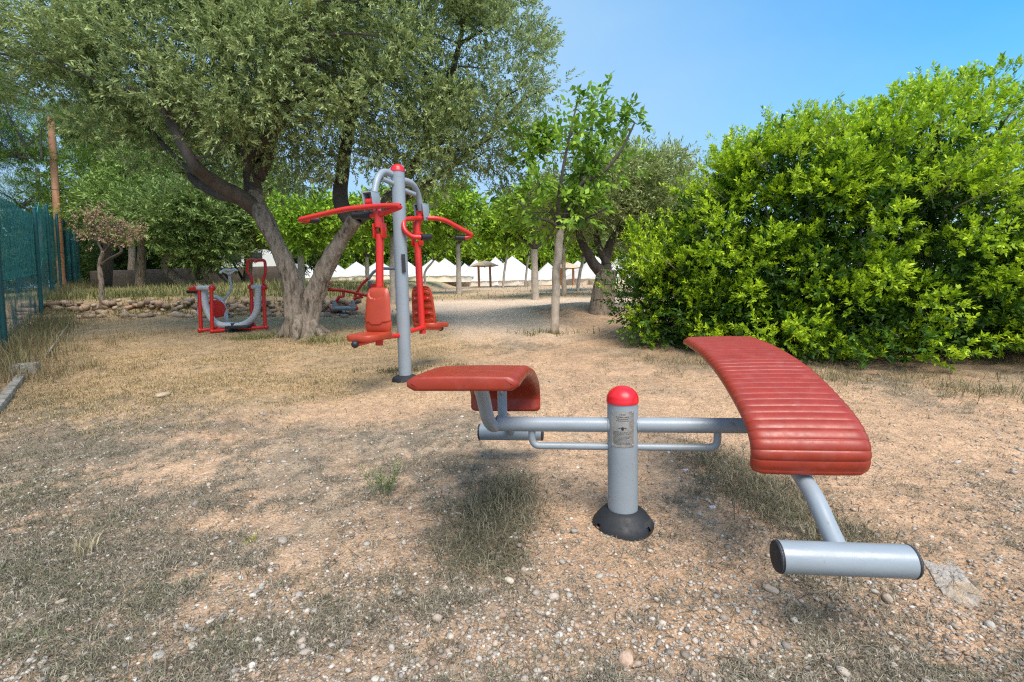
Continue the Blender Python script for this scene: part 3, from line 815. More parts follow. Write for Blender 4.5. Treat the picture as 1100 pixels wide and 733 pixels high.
# second olive with leaning limbs
g = G(645, 336); Yo = g.y
K = lambda px, py, d=0: P(px, py, Yo + d)
skel = [([g - Vector((0, 0, .08)), K(648, 315), K(650, 300), K(651, 290)], .24, .17),
        ([K(650, 297), K(637, 283), K(626, 262), K(618, 242), K(605, 225)], .12, .05),
        ([K(651, 293), K(653, 270, .2), K(668, 240, .3), K(690, 210, .4)], .12, .04),
        ([K(652, 285), K(640, 250, .4), K(650, 210, .5)], .08, .03)]
el_ = [Esp(640, 215, Yo, 1.1, 1.2, .75), Esp(690, 215, Yo + .6, 1.1, 1.2, .95), Esp(712, 240, Yo + .7, .8, 1, .7), Esp(610, 225, Yo, .9, 1, .40), Esp(672, 190, Yo + .5, .8, .9, .5)]
simple_tree('small_olive', 'smaller olive tree with a forked leaning trunk, between the pale trunk and the bright shrub', 'tree', g, skel, el_, 41, 260, .28, 22, .16, 9, .075, .026, (.14, .18, .05), (.52, .58, .23), 'bark', twig=5)

# tall olive behind the shrub
g = Vector((P(712, 300, 13.5).x, 13.5, 0)); g.z = Ts(g.x, g.y)
K = lambda px, py, d=0: P(px, py, 13.5 + d)
simple_tree('grey_olive', 'grey-green olive rising behind the left end of the bright shrub', 'tree', g,
            [([g, K(712, 270), K(712, 240), K(706, 195)], .2, .07)], [Esp(708, 205, 13.5, 1.05, 1.1, 1.1), Esp(722, 235, 13.7, 1.3, 1.1, 1.1), Esp(697, 240, 13.6, 1.1, 1.1, 1.2)], 45, 150, .36, 20, .24, 9, .12, .036, (.15, .20, .08), (.50, .58, .30), 'bark', twig=6)

# row of pollarded trees in front of the tents
PL = 'pollarded trees planted across the camp'
row = [(575, 322, 268, 2.5, 'pollarded tree with a thick dark trunk, just left of the pale mulberry trunk', 'barkgrey', .15, (575, 235), (.9, .75)),
       (493, 316, 262, 1.8, 'pollarded tree with a knobby grey trunk right of the double chest press', 'barkgrey', .14, (478, 238), (1.25, .8)),
       (540, 309, 272, 2, 'thin pollarded tree in front of the largest white tent peak', 'barkgrey', .10, (545, 252), (1.1, .7)),
       (564, 308, 275, 2, 'slanting thin grey trunk left of the thick dark trunk', 'barkgrey', .09, (560, 248), (1.0, .7)),
       (606, 318, 262, 2, 'pale pollarded trunk right of the mulberry by the thatched umbrella', 'barkpale', .10, (612, 245), (1.2, .6)),
       (620, 313, 276, 2, 'thin slanting trunk behind the small olive, left of its fork', 'barkgrey', .09, (628, 250), (1.0, .7)),
       (457, 305, 280, 2, 'curved thin trunk before the white tents beside the red hanging pole', 'barkgrey', .08, (455, 255), (1.1, .7)),
       (366, 322, 262, 2, 'grey trunk right behind the grey post of the double chest press', 'barkgrey', .17, (415, 250), (1.2, .7)),
       (324, 312, 268, 2, 'broad grey pollarded trunk seen in the fork of the large olive', 'barkgrey', .15, (330, 252), (1.4, .8)),
       (395, 305, 276, 2, 'grey trunk beside the rowing machine, in front of far white tents', 'barkgrey', .12, (390, 252), (1.3, .7))]
row[7] = (422, 326, 250, 2, row[7][4], 'barkgrey', .12, (420, 240), (1.0, .6))
for i, (px, py, pt, _, lab, bk_, r, (cx, cy), (rx, rz)) in enumerate(row):
    r *= .72
    g = G(px, py); Y = g.y
    K = lambda a, b, d=0: P(a, b, Y + d)
    lean = {2: 5, 3: 4, 5: 7, 6: 9}.get(i, -1)
    top = K(px + lean, pt)
    sc_ = Y / 20
    w_ = (cx - px - lean)
    skel = [([g - Vector((0, 0, .1)), K(px + lean * .4 + (4 if i == 6 else 0) * -1, (py + pt) / 2), top], r, r * .8),
            ([top, top + Vector((.5 * sc_ + .2, 0, .4 * sc_ + .2)), top + Vector((.9, .2, 1.1)) * max(.6, sc_)], r * .5, .02),
            ([top, top + Vector((-.4 * sc_ - .2, .2, .4 * sc_ + .2)), top + Vector((-.9, .3, 1.0)) * max(.6, sc_)], r * .5, .02),
            ([top, top + Vector((0, -.2, .6)) * max(.6, sc_), top + Vector((.2, -.4, 1.3)) * max(.6, sc_)], r * .5, .02)]
    k = Y / 16
    rx_, rz_ = rx * k * 1.15, rz * k * 1.15
    cy -= 9; rz_ *= .85
    if i in (2, 3): rx_ *= .7
    e = [Esp(cx, cy, Y, rx_, rx_, rz_), Esp(cx + 12, cy - 8, Y + .3, rx_ * .6, rx_ * .6, rz_ * .8), Esp(cx - 14, cy + 2, Y - .2, rx_ * .6, rx_ * .6, rz_ * .7)]
    simple_tree('pollarded_tree', lab, 'tree', g, skel, e, 60 + i, 95, .30 * k, 12, .26, 6, .17 * max(.8, k * .9), .085 * max(.8, k * .9), GRN_D, GRN_L, bk_, PL, spread=1.2, twig=9, shell=(.3, 1.), droop=.2)

# far tree belt behind the tents
FB = 'far trees behind the tents'
far = [(100, 262, 44, 'deep green'), (165, 262, 46, 'deep green'), (235, 258, 45, 'fresh green'), (300, 250, 44, 'yellow-green'), (345, 246, 48, 'deep green'), (385, 252, 45, 'yellow-green'), (430, 248, 47, 'deep green'), (468, 238, 46, 'yellow-green'), (505, 248, 50, 'fresh green'), (548, 250, 46, 'yellow-green'), (590, 255, 48, 'deep green'), (632, 255, 45, 'yellow-green'), (675, 258, 48, 'fresh green'), (720, 262, 46, 'deep green')]
desc = ['just right of the fence end', 'behind the long dark wall at the left', 'behind the dry brush', 'half hidden by the olive fork', 'above the rowing machine', 'left of the grey machine post', 'directly behind the grey machine post', 'over the paired tent peaks', 'over the first thatched umbrella', 'over the largest tent peak', 'behind the pale mulberry trunk', 'over the second thatched umbrella', 'behind the small olive fork', 'behind the left end of the shrub']
for i, (px, py, Y, tone) in enumerate(far):
    c = P(px, py + 18, Y); g = Vector((c.x, Y, Ts(c.x, Y)))
    K = lambda a, b, d=0: P(a, b, Y + d)
    e = [(tuple(c), (3.4, 2.0, 2.3)), (tuple(K(px - 16, py + 26)), (2.4, 1.6, 1.6)), (tuple(K(px + 18, py + 26)), (2.2, 1.6, 1.7)), (tuple(K(px + 3, py + 6)), (1.8, 1.4, 1.6))]
    dk, lt = {'yellow-green': ((.10, .20, .012), (.36, .50, .035)), 'deep green': ((.05, .12, .015), (.18, .30, .03)), 'fresh green': ((.08, .17, .015), (.27, .42, .035))}[tone]
    simple_tree('far_tree', f'{tone} tree of the far belt, {desc[i]}', 'tree', g, [([g - Vector((0, 0, .2)), g + Vector((0, 0, 1.5)), g + Vector((.1, 0, 3.5))], .22, .1)],
                e, 80 + i, 90, .8, 12, .5, 5, .40, .22, dk, lt, 'barkdarkshaded', FB, spread=1.2, twig=12, shell=(.3, 1.))

# ---- trees on the left
LT = 'trees along the left boundary'
def bigleft(px, py, Y, e, dk, lt, lab, seed, n=170, cr_=.5, per=20, ll=.14, lw=.045, name='broad_tree', skel_px=None, r=.18, bark='bark', mat_='leafmatte', grp=LT, sprig=.26, shell=(.45, 1.)):
    g = Vector((P(px, py, Y).x, Y, 0)); g.z = Ts(g.x, g.y)
    K = lambda a, b, d=0: P(a, b, Y + d)
    if skel_px: sk = [([g - Vector((0, 0, .1))] + [K(*q) for q in s[0]] if k == 0 else [K(*q) for q in s[0]], s[1], s[2]) for k, s in enumerate(skel_px)]
    else: sk = [([g - Vector((0, 0, .1)), K(px + 2, (py + e[0][1]) / 2), K(px, e[0][1])], r, r * .4)]
    ee = [Esp(a, b, Y + d, rx, ry, rz) for (a, b, d, rx, ry, rz) in e]
    return simple_tree(name, lab, 'tree', g, sk, ee, seed, n, cr_, per, sprig, 9, ll, lw, dk, lt, bark, grp, mat_=mat_, shell=shell, twig=6)
bigleft(150, 305, 17, [(150, 225, 0, 1.5, 1.5, 1.1), (170, 180, .5, 1.7, 1.5, 1.3), (120, 225, 0, .9, 1, .8)], (.09, .17, .035), (.38, .50, .13), 'dense soft green tree rising behind the small bare tree by the fence', 101)
bigleft(205, 305, 16, [(200, 235, 0, 1.6, 1.5, 1.15), (232, 225, 0, 1.3, 1.3, .95), (225, 265, 0, 1.0, 1.1, .6)], (.08, .14, .035), (.34, .44, .13), 'rounded green tree above the stone wall, left of the exercise bike', 102,
        skel_px=[([(178, 285), (200, 262), (215, 240)], .16, .08), ([(215, 300), (205, 275), (196, 250)], .12, .05)])
bigleft(265, 308, 18, [(268, 235, 0, 1.5, 1.5, 1.1), (290, 215, .5, 1.3, 1.3, 1.2), (310, 240, 0, 1.2, 1.3, .8)], (.09, .16, .035), (.38, .48, .13), 'leafy tree just behind the left trunk of the large olive', 103)
bigleft(140, 300, 24, [(120, 205, 0, 2.0, 1.8, 2.0), (75, 190, 0, 1.4, 1.4, 2.2), (165, 150, 2, 3.0, 2, 2.6), (230, 160, 3, 3.4, 2, 3.0)], (.06, .12, .02), (.30, .42, .08), 'tall dark tree behind the fence end and wooden pole', 104, n=240, cr_=.8, ll=.22, lw=.075, sprig=.4)
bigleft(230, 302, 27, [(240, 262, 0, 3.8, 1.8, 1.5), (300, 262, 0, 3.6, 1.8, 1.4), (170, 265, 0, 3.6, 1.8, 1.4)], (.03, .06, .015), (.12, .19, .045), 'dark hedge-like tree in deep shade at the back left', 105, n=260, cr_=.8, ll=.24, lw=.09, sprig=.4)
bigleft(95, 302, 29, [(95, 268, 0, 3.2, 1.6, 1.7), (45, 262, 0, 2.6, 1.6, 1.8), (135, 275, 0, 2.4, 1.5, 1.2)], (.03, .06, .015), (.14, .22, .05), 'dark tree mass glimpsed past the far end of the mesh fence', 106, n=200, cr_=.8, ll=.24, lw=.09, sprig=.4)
# pines
def pine(px, Y, e, lab, seed, skel):
    g = Vector((P(px, 320, Y).x, Y, 0)); g.z = Ts(g.x, g.y)
    ee = [Esp(a, b, Y + d, rx, ry, rz) for (a, b, d, rx, ry, rz) in e]
    K = lambda a, b, d=0: P(a, b, Y + d)
    sk = [([g] + [K(*q) for q in skel[0][0]], skel[0][1], skel[0][2])] + [([K(*q) for q in s[0]], s[1], s[2]) for s in skel[1:]]
    simple_tree('pine_tree', lab, 'tree', g, sk, ee, seed, 120, .45, 34, .22, 16, .14, .012, (.04, .09, .010), (.20, .31, .04), 'barkdarkshaded', 'pines behind the fence', spread=1.6, twig=2, up=.7, shell=(.5, 1.), crown='needles', tr0=.05, flat=.45)
pine(-30, 15.5, [(15, 112, 0, 1.3, 1.4, .6), (-20, 150, 0, 1.6, 1.6, .6), (14, 165, .3, 1.1, 1.2, .5), (-10, 205, 0, 1.4, 1.4, .45), (25, 222, 0, 1.1, 1, .36), (-60, 100, 0, 2.2, 2, 1.)], 'pine with layered boughs at the far left edge behind the fence', 111,
     [([(-32, 240), (-30, 150), (-20, 90)], .2, .1), ([(-31, 230), (5, 222), (40, 226)], .06, .02), ([(-30, 170), (10, 168), (45, 172)], .07, .02)])
pine(115, 19, [(118, 165, 0, 1.6, 1.5, 1.0), (150, 200, 0, 1.6, 1.5, .8), (140, 130, 0, 1.6, 1.5, 1.0), (95, 140, 0, 1.3, 1.2, .7), (175, 225, 0, 1.4, 1.2, .6)], 'bushy green pine just right of the tall wooden pole', 112,
     [([(118, 250), (122, 180), (130, 120)], .2, .08)])

# bushes on the far side of the fence
for i, (t_, lab) in enumerate([(-1.2, 'dark bush pressed against the outside of the mesh fence, nearest the picture edge'), (3.5, 'dark bush behind the second and third visible fence posts'), (9.0, 'dark bush behind the mesh fence below the tall wooden pole'), (15.5, 'dark bush behind the last stretch of the mesh fence')]):
    q = Vector((P(5, 379, 6.8).x, 6.8, 0)) + Vector((-.82, 1, 0)) * t_ + Vector((-1.9, -1.4, 0)); q.z = Ts(q.x, q.y)
    simple_tree('fence_bush', lab, 'bush', q, [([q - Vector((0, 0, .1)), q + Vector((0, 0, .6)), q + Vector((.1, 0, 1.1))], .06, .03)],
                [(tuple(q + Vector((0, 0, .9))), (1.2, 1.6, 1.15)), (tuple(q + Vector((-1.6, 2.0, 1.1))), (1.6, 2.1, 1.3)), (tuple(q + Vector((.5, -1.2, .7))), (.8, .9, .8))], 140 + i, 190, .3, 16, .18, 8, .10, .04, (.04, .075, .03), (.16, .23, .08), 'barkdarkshaded', 'bushes behind the fence', twig=8)

# small half-dead tree by the fence
g = G(109, 331); Yd = g.y; K = lambda a, b, d=0: P(a, b, Yd + d)
simple_tree('withered_tree', 'small withered tree with a bare bent trunk and rusty brown leaves near the fence', 'tree', g,
            [([g - Vector((0, 0, .05)), K(109, 305), K(107, 285), K(111, 270)], .055, .04), ([K(109, 285), K(118, 278), K(129, 272), K(130, 267), K(122, 262)], .04, .02), ([K(111, 272), K(104, 258), K(98, 245)], .03, .01), ([K(111, 272), K(122, 258), K(128, 240)], .03, .01)],
            [Esp(112, 248, Yd, .75, .6, .42), Esp(132, 250, Yd, .45, .4, .3), Esp(104, 236, Yd, .5, .4, .3)], 121, 34, .15, 11, .10, 7, .05, .022, (.24, .15, .09), (.58, .38, .25), 'bark', twig=1, shell=(.2, 1.), tr0=.015, yellow=.02)
# brush with bare slanting stems
g = G(248, 306); Yd = g.y; K = lambda a, b, d=0: P(a, b, Yd + d)
simple_tree('dry_brush', 'dry brownish tree with several slanting bare stems behind the exercise bike handlebar', 'tree', g,
            [([g, K(240, 300), K(228, 283), K(212, 262)], .07, .03), ([g + Vector((.1, 0, 0)), K(235, 285), K(232, 262)], .05, .02), ([K(262, 303), K(252, 285), K(240, 268), K(238, 252)], .05, .02), ([K(262, 303), K(264, 285), K(262, 262)], .04, .02)],
            [Esp(252, 255, Yd, 1.1, .8, .55), Esp(236, 248, Yd, .7, .6, .4), Esp(270, 258, Yd, .8, .6, .4)], 131, 100, .2, 14, .16, 6, .07, .022, (.17, .12, .08), (.40, .31, .19), 'barkpale', twig=2, shell=(.2, 1.), tr0=.016)

# ================================================================== FENCE, POLES, WALL
FD = Vector((-.82, 1, 0))
f0 = P(5, 379, 6.8)
def fpt(t): p = Vector((f0.x, f0.y, 0)) + FD * t; p.z = Ts(p.x, p.y); return p
fn = thing('mesh_fence', 'green wire mesh fence with green posts running away along the left edge', 'fence', fpt(0))
FH = 2.32; LEAN = .06
for i, t in enumerate([-3.7, -1.8, 0, 3.7, 5.9, 8.2, 10.5, 12.8, 15.1, 17.1]):
    p = fpt(t); mb = MB(); mb.tube([p - Vector((0, 0, .2)), p + Vector((LEAN * FH, 0, FH + .06))], .035, 14)
    mb.lathe([(.037, -.01), (.040, .0), (.03, .02), (.0, .025)], p + Vector((LEAN * FH, 0, FH + .06)), 12)
    mb.build('post', 'fencegreen', fn)
# woven wire: zig-zag wires of the chain link, real thin strips
V = []; Fq = []
off = np.array([-.025, -.02, 0])
fdn = np.array([-.82, 1, 0]) / math.hypot(.82, 1); Lf = 21.0 * math.hypot(.82, 1)
S0 = -3.8 * math.hypot(.82, 1)
cell = .075
def wpt(s, h):
    x = f0.x + fdn[0] * s; y = f0.y + fdn[1] * s
    return np.stack([x + off[0] + LEAN * h, y + off[1] + 0 * h, T(x, y) + h], -1)
nh = int(FH / cell)
ss = np.arange(S0, S0 + Lf, cell)
hw = .0065
for sgn in (1, -1):
    H0 = np.arange(nh) * cell
    S, Hh = np.meshgrid(ss, H0, indexing='ij'); par = (np.round((S - S0) / cell).astype(int) + np.round(Hh / cell).astype(int)) % 2
    m_ = par == (0 if sgn > 0 else 1); S = S[m_]; Hh = Hh[m_]
    a = wpt(S, Hh if sgn > 0 else Hh + cell); b = wpt(S + cell, Hh + cell if sgn > 0 else Hh)
    wv = np.array([0, 0, hw * 1.35])
    n0 = len(V); V.append(np.stack([a - wv, b - wv, b + wv, a + wv], 1).reshape(-1, 3))
V = np.concatenate(V); Fq = np.arange(len(V)).reshape(-1, 4); print('wire', V.min(0), V.max(0), len(V))
npmesh('wire_mesh', V, [Fq], None, 'wire', fn, fn.location)
mb = MB()
for h in (.05, 1.0, FH - .02): mb.tube([Vector(wpt(np.array(s), np.array(h))) for s in np.arange(S0, S0 + Lf, .8)], .005, 6)
mb.build('tension_wire', 'wire', fn)
# shade cloth behind the mesh: dense above, worn and see-through below
def net_material(name, c1, c2, lo, hi):
    m = bpy.data.materials.new(name); m.use_nodes = True; nt = m.node_tree; N = nt.nodes; L = nt.links
    b = N['Principled BSDF']; b.inputs['Roughness'].default_value = 1.; b.inputs['Specular IOR Level'].default_value = 0.
    t = N.new('ShaderNodeBsdfTransparent'); mx = N.new('ShaderNodeMixShader'); tc = N.new('ShaderNodeTexCoord')
    n = N.new('ShaderNodeTexNoise'); n.inputs['Scale'].default_value = 1.8; n.inputs['Detail'].default_value = 6; L.new(tc.outputs['Object'], n.inputs['Vector'])
    r = N.new('ShaderNodeMapRange'); r.inputs['From Min'].default_value = .42; r.inputs['From Max'].default_value = .62; r.inputs['To Min'].default_value = lo; r.inputs['To Max'].default_value = hi
    n2 = N.new('ShaderNodeTexNoise'); n2.inputs['Scale'].default_value = 9; n2.inputs['Detail'].default_value = 5; L.new(tc.outputs['Object'], n2.inputs['Vector'])
    r2 = N.new('ShaderNodeMapRange'); r2.inputs['From Min'].default_value = .35; r2.inputs['From Max'].default_value = .65; L.new(n2.outputs['Fac'], r2.inputs['Value'])
    cm = N.new('ShaderNodeMix'); cm.data_type = 'RGBA'; L.new(r2.outputs[0], cm.inputs['Factor']); cm.inputs['A'].default_value = (*c1, 1); cm.inputs['B'].default_value = (*c2, 1); L.new(cm.outputs['Result'], b.inputs['Base Color'])
    L.new(n.outputs['Fac'], r.inputs['Value']); L.new(r.outputs[0], mx.inputs[0]); L.new(t.outputs[0], mx.inputs[1]); L.new(b.outputs[0], mx.inputs[2])
    L.new(mx.outputs[0], N['Material Output'].inputs[0]); return m
ks = np.arange(S0, S0 + Lf, .25)
for nm, h0, h1, mt in (('shade_netting', .95, FH - .05, net_material('net_dense', (.05, .20, .175), (.18, .44, .38), .66, .96)), ('worn_netting', .06, .945, net_material('net_worn', (.10, .16, .16), (.24, .30, .30), .45, .95))):
    mb = MB(); vs = []; fs = []
    for s in ks:
        for h in np.linspace(h0, h1, 6):
            q = wpt(np.array(s), np.array(h)); vs.append((q[0] - .05, q[1] - .04, q[2] + .012 * math.sin(s * 2.7) * (h > h1 - .01)))
    for i in range(len(ks) - 1):
        for j in range(5): fs.append((i * 6 + j, (i + 1) * 6 + j, (i + 1) * 6 + j + 1, i * 6 + j + 1))
    mb.add(vs, fs); mb.build(nm, mt, fn)

# concrete kerb pieces bottom left
g = G(33, 402)
kb = thing('concrete_block', 'square weathered concrete block at the near foot of the fence', 'concrete block', g)
mb = MB(); mb.box(g + Vector((-.10, .05, .03)), (.20, .22, .17), Matrix.Rotation(.5, 3, 'Z'), .012); mb.build('block', 'concrete', kb)
a, b = G(0, 446), G(28, 408)
kb = thing('kerb_strip', 'broken concrete kerb running off the left edge of the picture', 'kerb', a)
mb = MB(); d = (b - a); L_ = d.length + .5; an = math.atan2(d.y, d.x); mid = (a + b) / 2 - d.normalized() * .25
mb.box(mid + Vector((-.05, .0, .0)), (L_, .075, .12), Matrix.Rotation(an, 3, 'Z') @ Matrix.Rotation(-math.atan2(d.z, Vector((d.x, d.y)).length), 3, 'Y'), .012); mb.build('kerb_body', 'concrete', kb)
# fallen plank / edging by the fence
a, b = G(50, 385), G(76, 348)
mb = MB(); mb.tube([a + Vector((0, 0, .04)), a.lerp(b, .5) + Vector((.03, 0, .08)), b + Vector((0, 0, .05))], [.013, .012, .008], 8, rough=.1); o = mb.build('fallen_branch', 'barkpale', org=a); tag(o, 'pale fallen branch lying in the dry grass at the fence foot', 'branch')

# wooden pole and utility pole
Yp = 16.0; a = P(65, 300, Yp); a.z = Ts(a.x, a.y) - .2; b = P(54.5, 125, Yp)
mb = MB(); mb.tube([a, a.lerp(b, .5), b], [.105, .100, .092], 20); o = thing('wooden_pole', 'tall reddish-brown wooden pole standing behind the green fence', 'pole', Vector((a.x, a.y, a.z + .2))); mb.build('shaft', 'wood', o)
mb = MB(); mb.lathe([(.094, -.02), (.097, .0), (.05, .03), (.0, .04)], b, 16); mb.build('pole_cap', 'darkwood', o)
mb = MB()
for k in (.25, .42, .6, .8): q = a.lerp(b, k); mb.lathe([(.106 - .012 * k, -.012), (.109 - .012 * k, 0), (.106 - .012 * k, .012)], q, 20)
mb.build('band', 'darkwood', o)
Yq = 26.0; a2_ = P(47, 300, Yq); a2_.z = Ts(a2_.x, a2_.y) - .2; b2_ = P(40, 181, Yq)
o = thing('utility_pole', 'thin dark utility pole farther off, left of the reddish wooden pole', 'pole', Vector((a2_.x, a2_.y, a2_.z + .2)))
mb = MB(); mb.tube([a2_, b2_], [.13, .09], 12); mb.build('shaft', 'darkwood', o)
mb = MB(); mb.box(b2_ + Vector((0, 0, -.25)), (1.0, .10, .10)); mb.build('crossarm', 'darkwood', o)
for s in (-1, 1):
    mb = MB(); p0 = b2_ + Vector((.45 * s, 0, -.2)); p1 = p0 + Vector((14, 14, .5)); pz = p0 + Vector((-16, -10, .6))
    for u, w in ((p0, p1), (p0, pz)): mb.tube([u.lerp(w, k / 10) + Vector((0, 0, -.9 * 4 * (k / 10) * (1 - k / 10))) for k in range(11)], .012, 5)
    mb.build('cable', 'cable', o)

# dry stone wall
def rockverts(c, r, seed, rs, sub=2):
    import bmesh
    bm = bmesh.new(); bmesh.ops.create_icosphere(bm, subdivisions=sub, radius=1)
    P_ = np.array([v.co[:] for v in bm.verts]); Fc = np.array([[v.index for v in f.verts] for f in bm.faces]); bm.free()
    return P_, Fc
import bmesh
def ico(sub):
    bm = bmesh.new(); bmesh.ops.create_icosphere(bm, subdivisions=sub, radius=1)
    bm.verts.ensure_lookup_table(); A = np.array([v.co[:] for v in bm.verts]); B = np.array([[v.index for v in f.verts] for f in bm.faces]); bm.free(); return A, B
ICO1, ICO2, ICO3 = ico(1), ico(2), ico(3)

def rocks(cen, size, rs, base=ICO1, flat=(.55, .85), jag=.18, pw=.85):
    A, B = base; N = len(cen); n = len(A)
    d = 1 + rs.uniform(-jag, jag, (N, n, 1))
    sc3 = size[:, None, None] * np.stack([rs.uniform(.7, 1.25, N), rs.uniform(.6, 1., N), rs.uniform(*flat, N)], -1)[:, None, :]
    v = A[None] * d
    v = np.sign(v) * np.abs(v) ** pw * sc3
    a = rs.uniform(0, 6.28, N); c, s = np.cos(a)[:, None], np.sin(a)[:, None]
    x = v[..., 0] * c - v[..., 1] * s; y = v[..., 0] * s + v[..., 1] * c
    v = np.stack([x, y, v[..., 2] + x * rs.uniform(-.25, .25, (N, 1))], -1) + cen[:, None, :]
    Fc = (B[None] + (np.arange(N) * n)[:, None, None]).reshape(-1, 3)
    return v.reshape(-1, 3), Fc, n

rs = np.random.default_rng(51)
cs = []; sz = []
for x in np.arange(-11.6, -3.5, .10):
    yb = 11.2 - .05 * (x + 8)
    hgt = .30
    for h in np.arange(0, hgt + .1, .10):
        if rs.random() < .22: continue
        cs.append((x + rs.normal() * .05, yb + h * .45 - .15 + rs.normal() * .05, float(T(x, yb - .6)) + h + rs.normal() * .02)); sz.append(rs.uniform(.05, .13))
    for q in range(2):
        if rs.random() < .5: cs.append((x + rs.normal() * .1, yb - .4 - rs.random() * .5, float(T(x, yb - .6)) + .02)); sz.append(rs.uniform(.04, .13))
cs = np.array(cs); sz = np.array(sz)
v, f, n = rocks(cs, sz, rs, ICO1, (.40, .80), .20, .62)
pal = np.array([[.46, .31, .20], [.38, .27, .19], [.50, .38, .27], [.30, .22, .16], [.48, .33, .24]])
col = np.repeat(pal[rs.integers(0, 5, len(cs))] * rs.uniform(.55, 1.2, (len(cs), 1)), n, 0)
org = (float(cs[:, 0].mean()), 11.2, Ts(-7.5, 10.6))
o = npmesh('dry_stone_wall', v, [f], col, 'stone', None, org); tag(o, 'low tumbled dry stone wall of tan rocks behind the left exercise machines', 'stone wall')
# long dark wall at the back left
a = P(100, 299, 22.); b = P(300, 299, 22.)
mb = MB(); za = Ts(a.x, 22); mb.box(((a.x + b.x) / 2, 22, za + .30), (abs(b.x - a.x), .35, .85), None, .04); o = mb.build('back_wall', 'brick', org=((a.x + b.x) / 2, 22, za)); tag(o, 'long low dark wall in the shade under the trees at the back left', 'wall')

# ================================================================== TENTS
TG = 'white bell tents of the camp'
def bell_tent(px, pyb, ppx, ppy, Y, w, lab, wall=.30, rot=0., door=False):
    c = P(ppx, pyb, Y); z0 = Ts(c.x, Y); pk = P(ppx, ppy - 2.5, Y)
    H = pk.z - z0
    t = thing('bell_tent', lab, 'tent', Vector((c.x, Y, z0)), TG)
    n = 24; mb = MB(); vs = []; fs = []
    rings = []
    for k in range(9):
        e = k / 8; r = w * (1 - e) ** 1.0 * (1 - .13 * math.sin(PI * e)) + .03; z = wall + (H - wall) * e
        ring = []
        for j in range(n):
            a = 2 * PI * j / n + rot; q = 1 + .018 * (1 if j % 2 else -1) * (1 - e)
            ring.append(Vector((c.x + math.cos(a) * r * q, Y + math.sin(a) * r * q * .9, z0 + z - (.03 if j % 2 else 0) * (1 - e))))
        vs += ring
    for k in range(8):
        for j in range(n): j2 = (j + 1) % n; fs.append((k * n + j, k * n + j2, (k + 1) * n + j2, (k + 1) * n + j))
    vs.append(Vector((c.x, Y, z0 + H + .06))); fs += [(8 * n + j, 8 * n + (j + 1) % n, len(vs) - 1) for j in range(n)]
    mb.add(vs, fs); mb.build('canopy', 'canvas', t, angle=25)
    mb = MB(); vs = []; fs = []
    for z in (-.1, wall + .02):
        for j in range(n):
            a = 2 * PI * j / n + rot; vs.append(Vector((c.x + math.cos(a) * w * .97, Y + math.sin(a) * w * .87, z0 + z)))
    for j in range(n): j2 = (j + 1) % n; fs.append((j, j2, n + j2, n + j))
    mb.add(vs, fs); mb.build('side_wall', 'canvaswall', t, angle=25)
    if door:
        mb = MB(); x = c.x + w * .12 * (1 if door > 0 else -1); 
        mb.add([(x - w * .75, Y - w * .92, z0), (x - w * .25, Y - w * .95, z0), (x - w * .42, Y - w * .45, z0 + H * .62)], [(0, 1, 2)]); mb.build('door_flap', 'canvaswall', t)
    mb = MB()
    for j in range(0, n, 4):
        a = 2 * PI * j / n + rot; mb.tube([(c.x + math.cos(a) * w, Y + math.sin(a) * w * .9, z0 + wall), (c.x + math.cos(a) * (w + .9), Y + math.sin(a) * (w * .9 + .9), z0 + .02)], .012, 4)
    mb.build('guy_rope', 'white', t)
    return t
tents = [(466, 306, 466, 281, 31, 1.8, 'left one of the two white tents with touching peaks, right of the red hanging pole', 0),
         (477, 306, 479, 280.5, 32.5, 1.9, 'right one of the two white tents with touching peaks, left of the knobby grey trunk', 0),
         (500, 304, 500, 286, 38, 1.8, 'small distant white tent partly hidden by the knobby grey trunk', 0),
         (512, 305, 512, 282, 33.5, 1.7, 'white tent directly behind the first thatched umbrella', 0),
         (532, 305, 533, 279, 35, 2.1, 'white tent behind and left of the largest one', 0),
         (551, 307, 551, 278, 35, 2.6, 'largest and nearest white tent with a cream door triangle, in the centre', -1),
         (588, 307, 589, 285, 33, 1.5, 'white tent with low peak showing between the two straight trunks', 0),
         (618, 307, 621, 283, 33, 1.8, 'white tent behind the second thatched umbrella', 0),
         (642, 309, 640, 278, 30, 2.3, 'broad white tent framed by the fork of the small olive', 0),
         (668, 311, 668, 277, 28, 1.9, 'white tent between the small olive trunk and the bright shrub', 0),
         (438, 305, 438, 283, 35, 1.6, 'white tent with a shaded side just right of the grey machine post', 0),
         (408, 304, 408, 283, 34, 1.9, 'white tent behind the pull bar of the rowing machine', 0),
         (384, 303, 384, 284, 36, 1.9, 'distant white tent just above the rowing machine beam', 0),
         (360, 303, 360, 285, 37, 1.9, 'distant white tent beside the right trunk of the large olive', 0),
         (330, 303, 332, 285, 37, 1.9, 'distant white tent seen in the fork of the large olive', 0)]
for (px, pyb, ppx, ppy, Y, w, lab, dr) in tents: bell_tent(px, pyb, ppx, ppy, Y, w, lab, door=dr, rot=px * .1)
for (px, py, pb, Y, lab) in ((520, 281, 306, 29.5, 'thatched parasol on wooden posts left of the largest tent'), (609, 283, 309, 27.5, 'thatched parasol right of the pale mulberry trunk')):
    c = P(px, py, Y); z0 = Ts(c.x, Y); t = thing('thatched_parasol', lab, 'parasol', Vector((c.x, Y, z0)), 'thatched parasols')
    mb = MB(); rj = random.Random(px); mb.lathe([(.85, -.26), (.88, -.29), (.66, -.18), (.33, -.06), (.0, .05)], c, 24)
    mb.v = [(x + rj.uniform(-.03, .03), y, z + rj.uniform(-.03, .03)) for x, y, z in mb.v]; mb.build('thatch_roof', 'thatch', t)
    for dx in (-.35, .35):
        mb = MB(); mb.tube([(c.x + dx, Y, z0 - .1), (c.x + dx, Y, c.z - .1)], .07, 10); mb.build('post', 'wood', t)

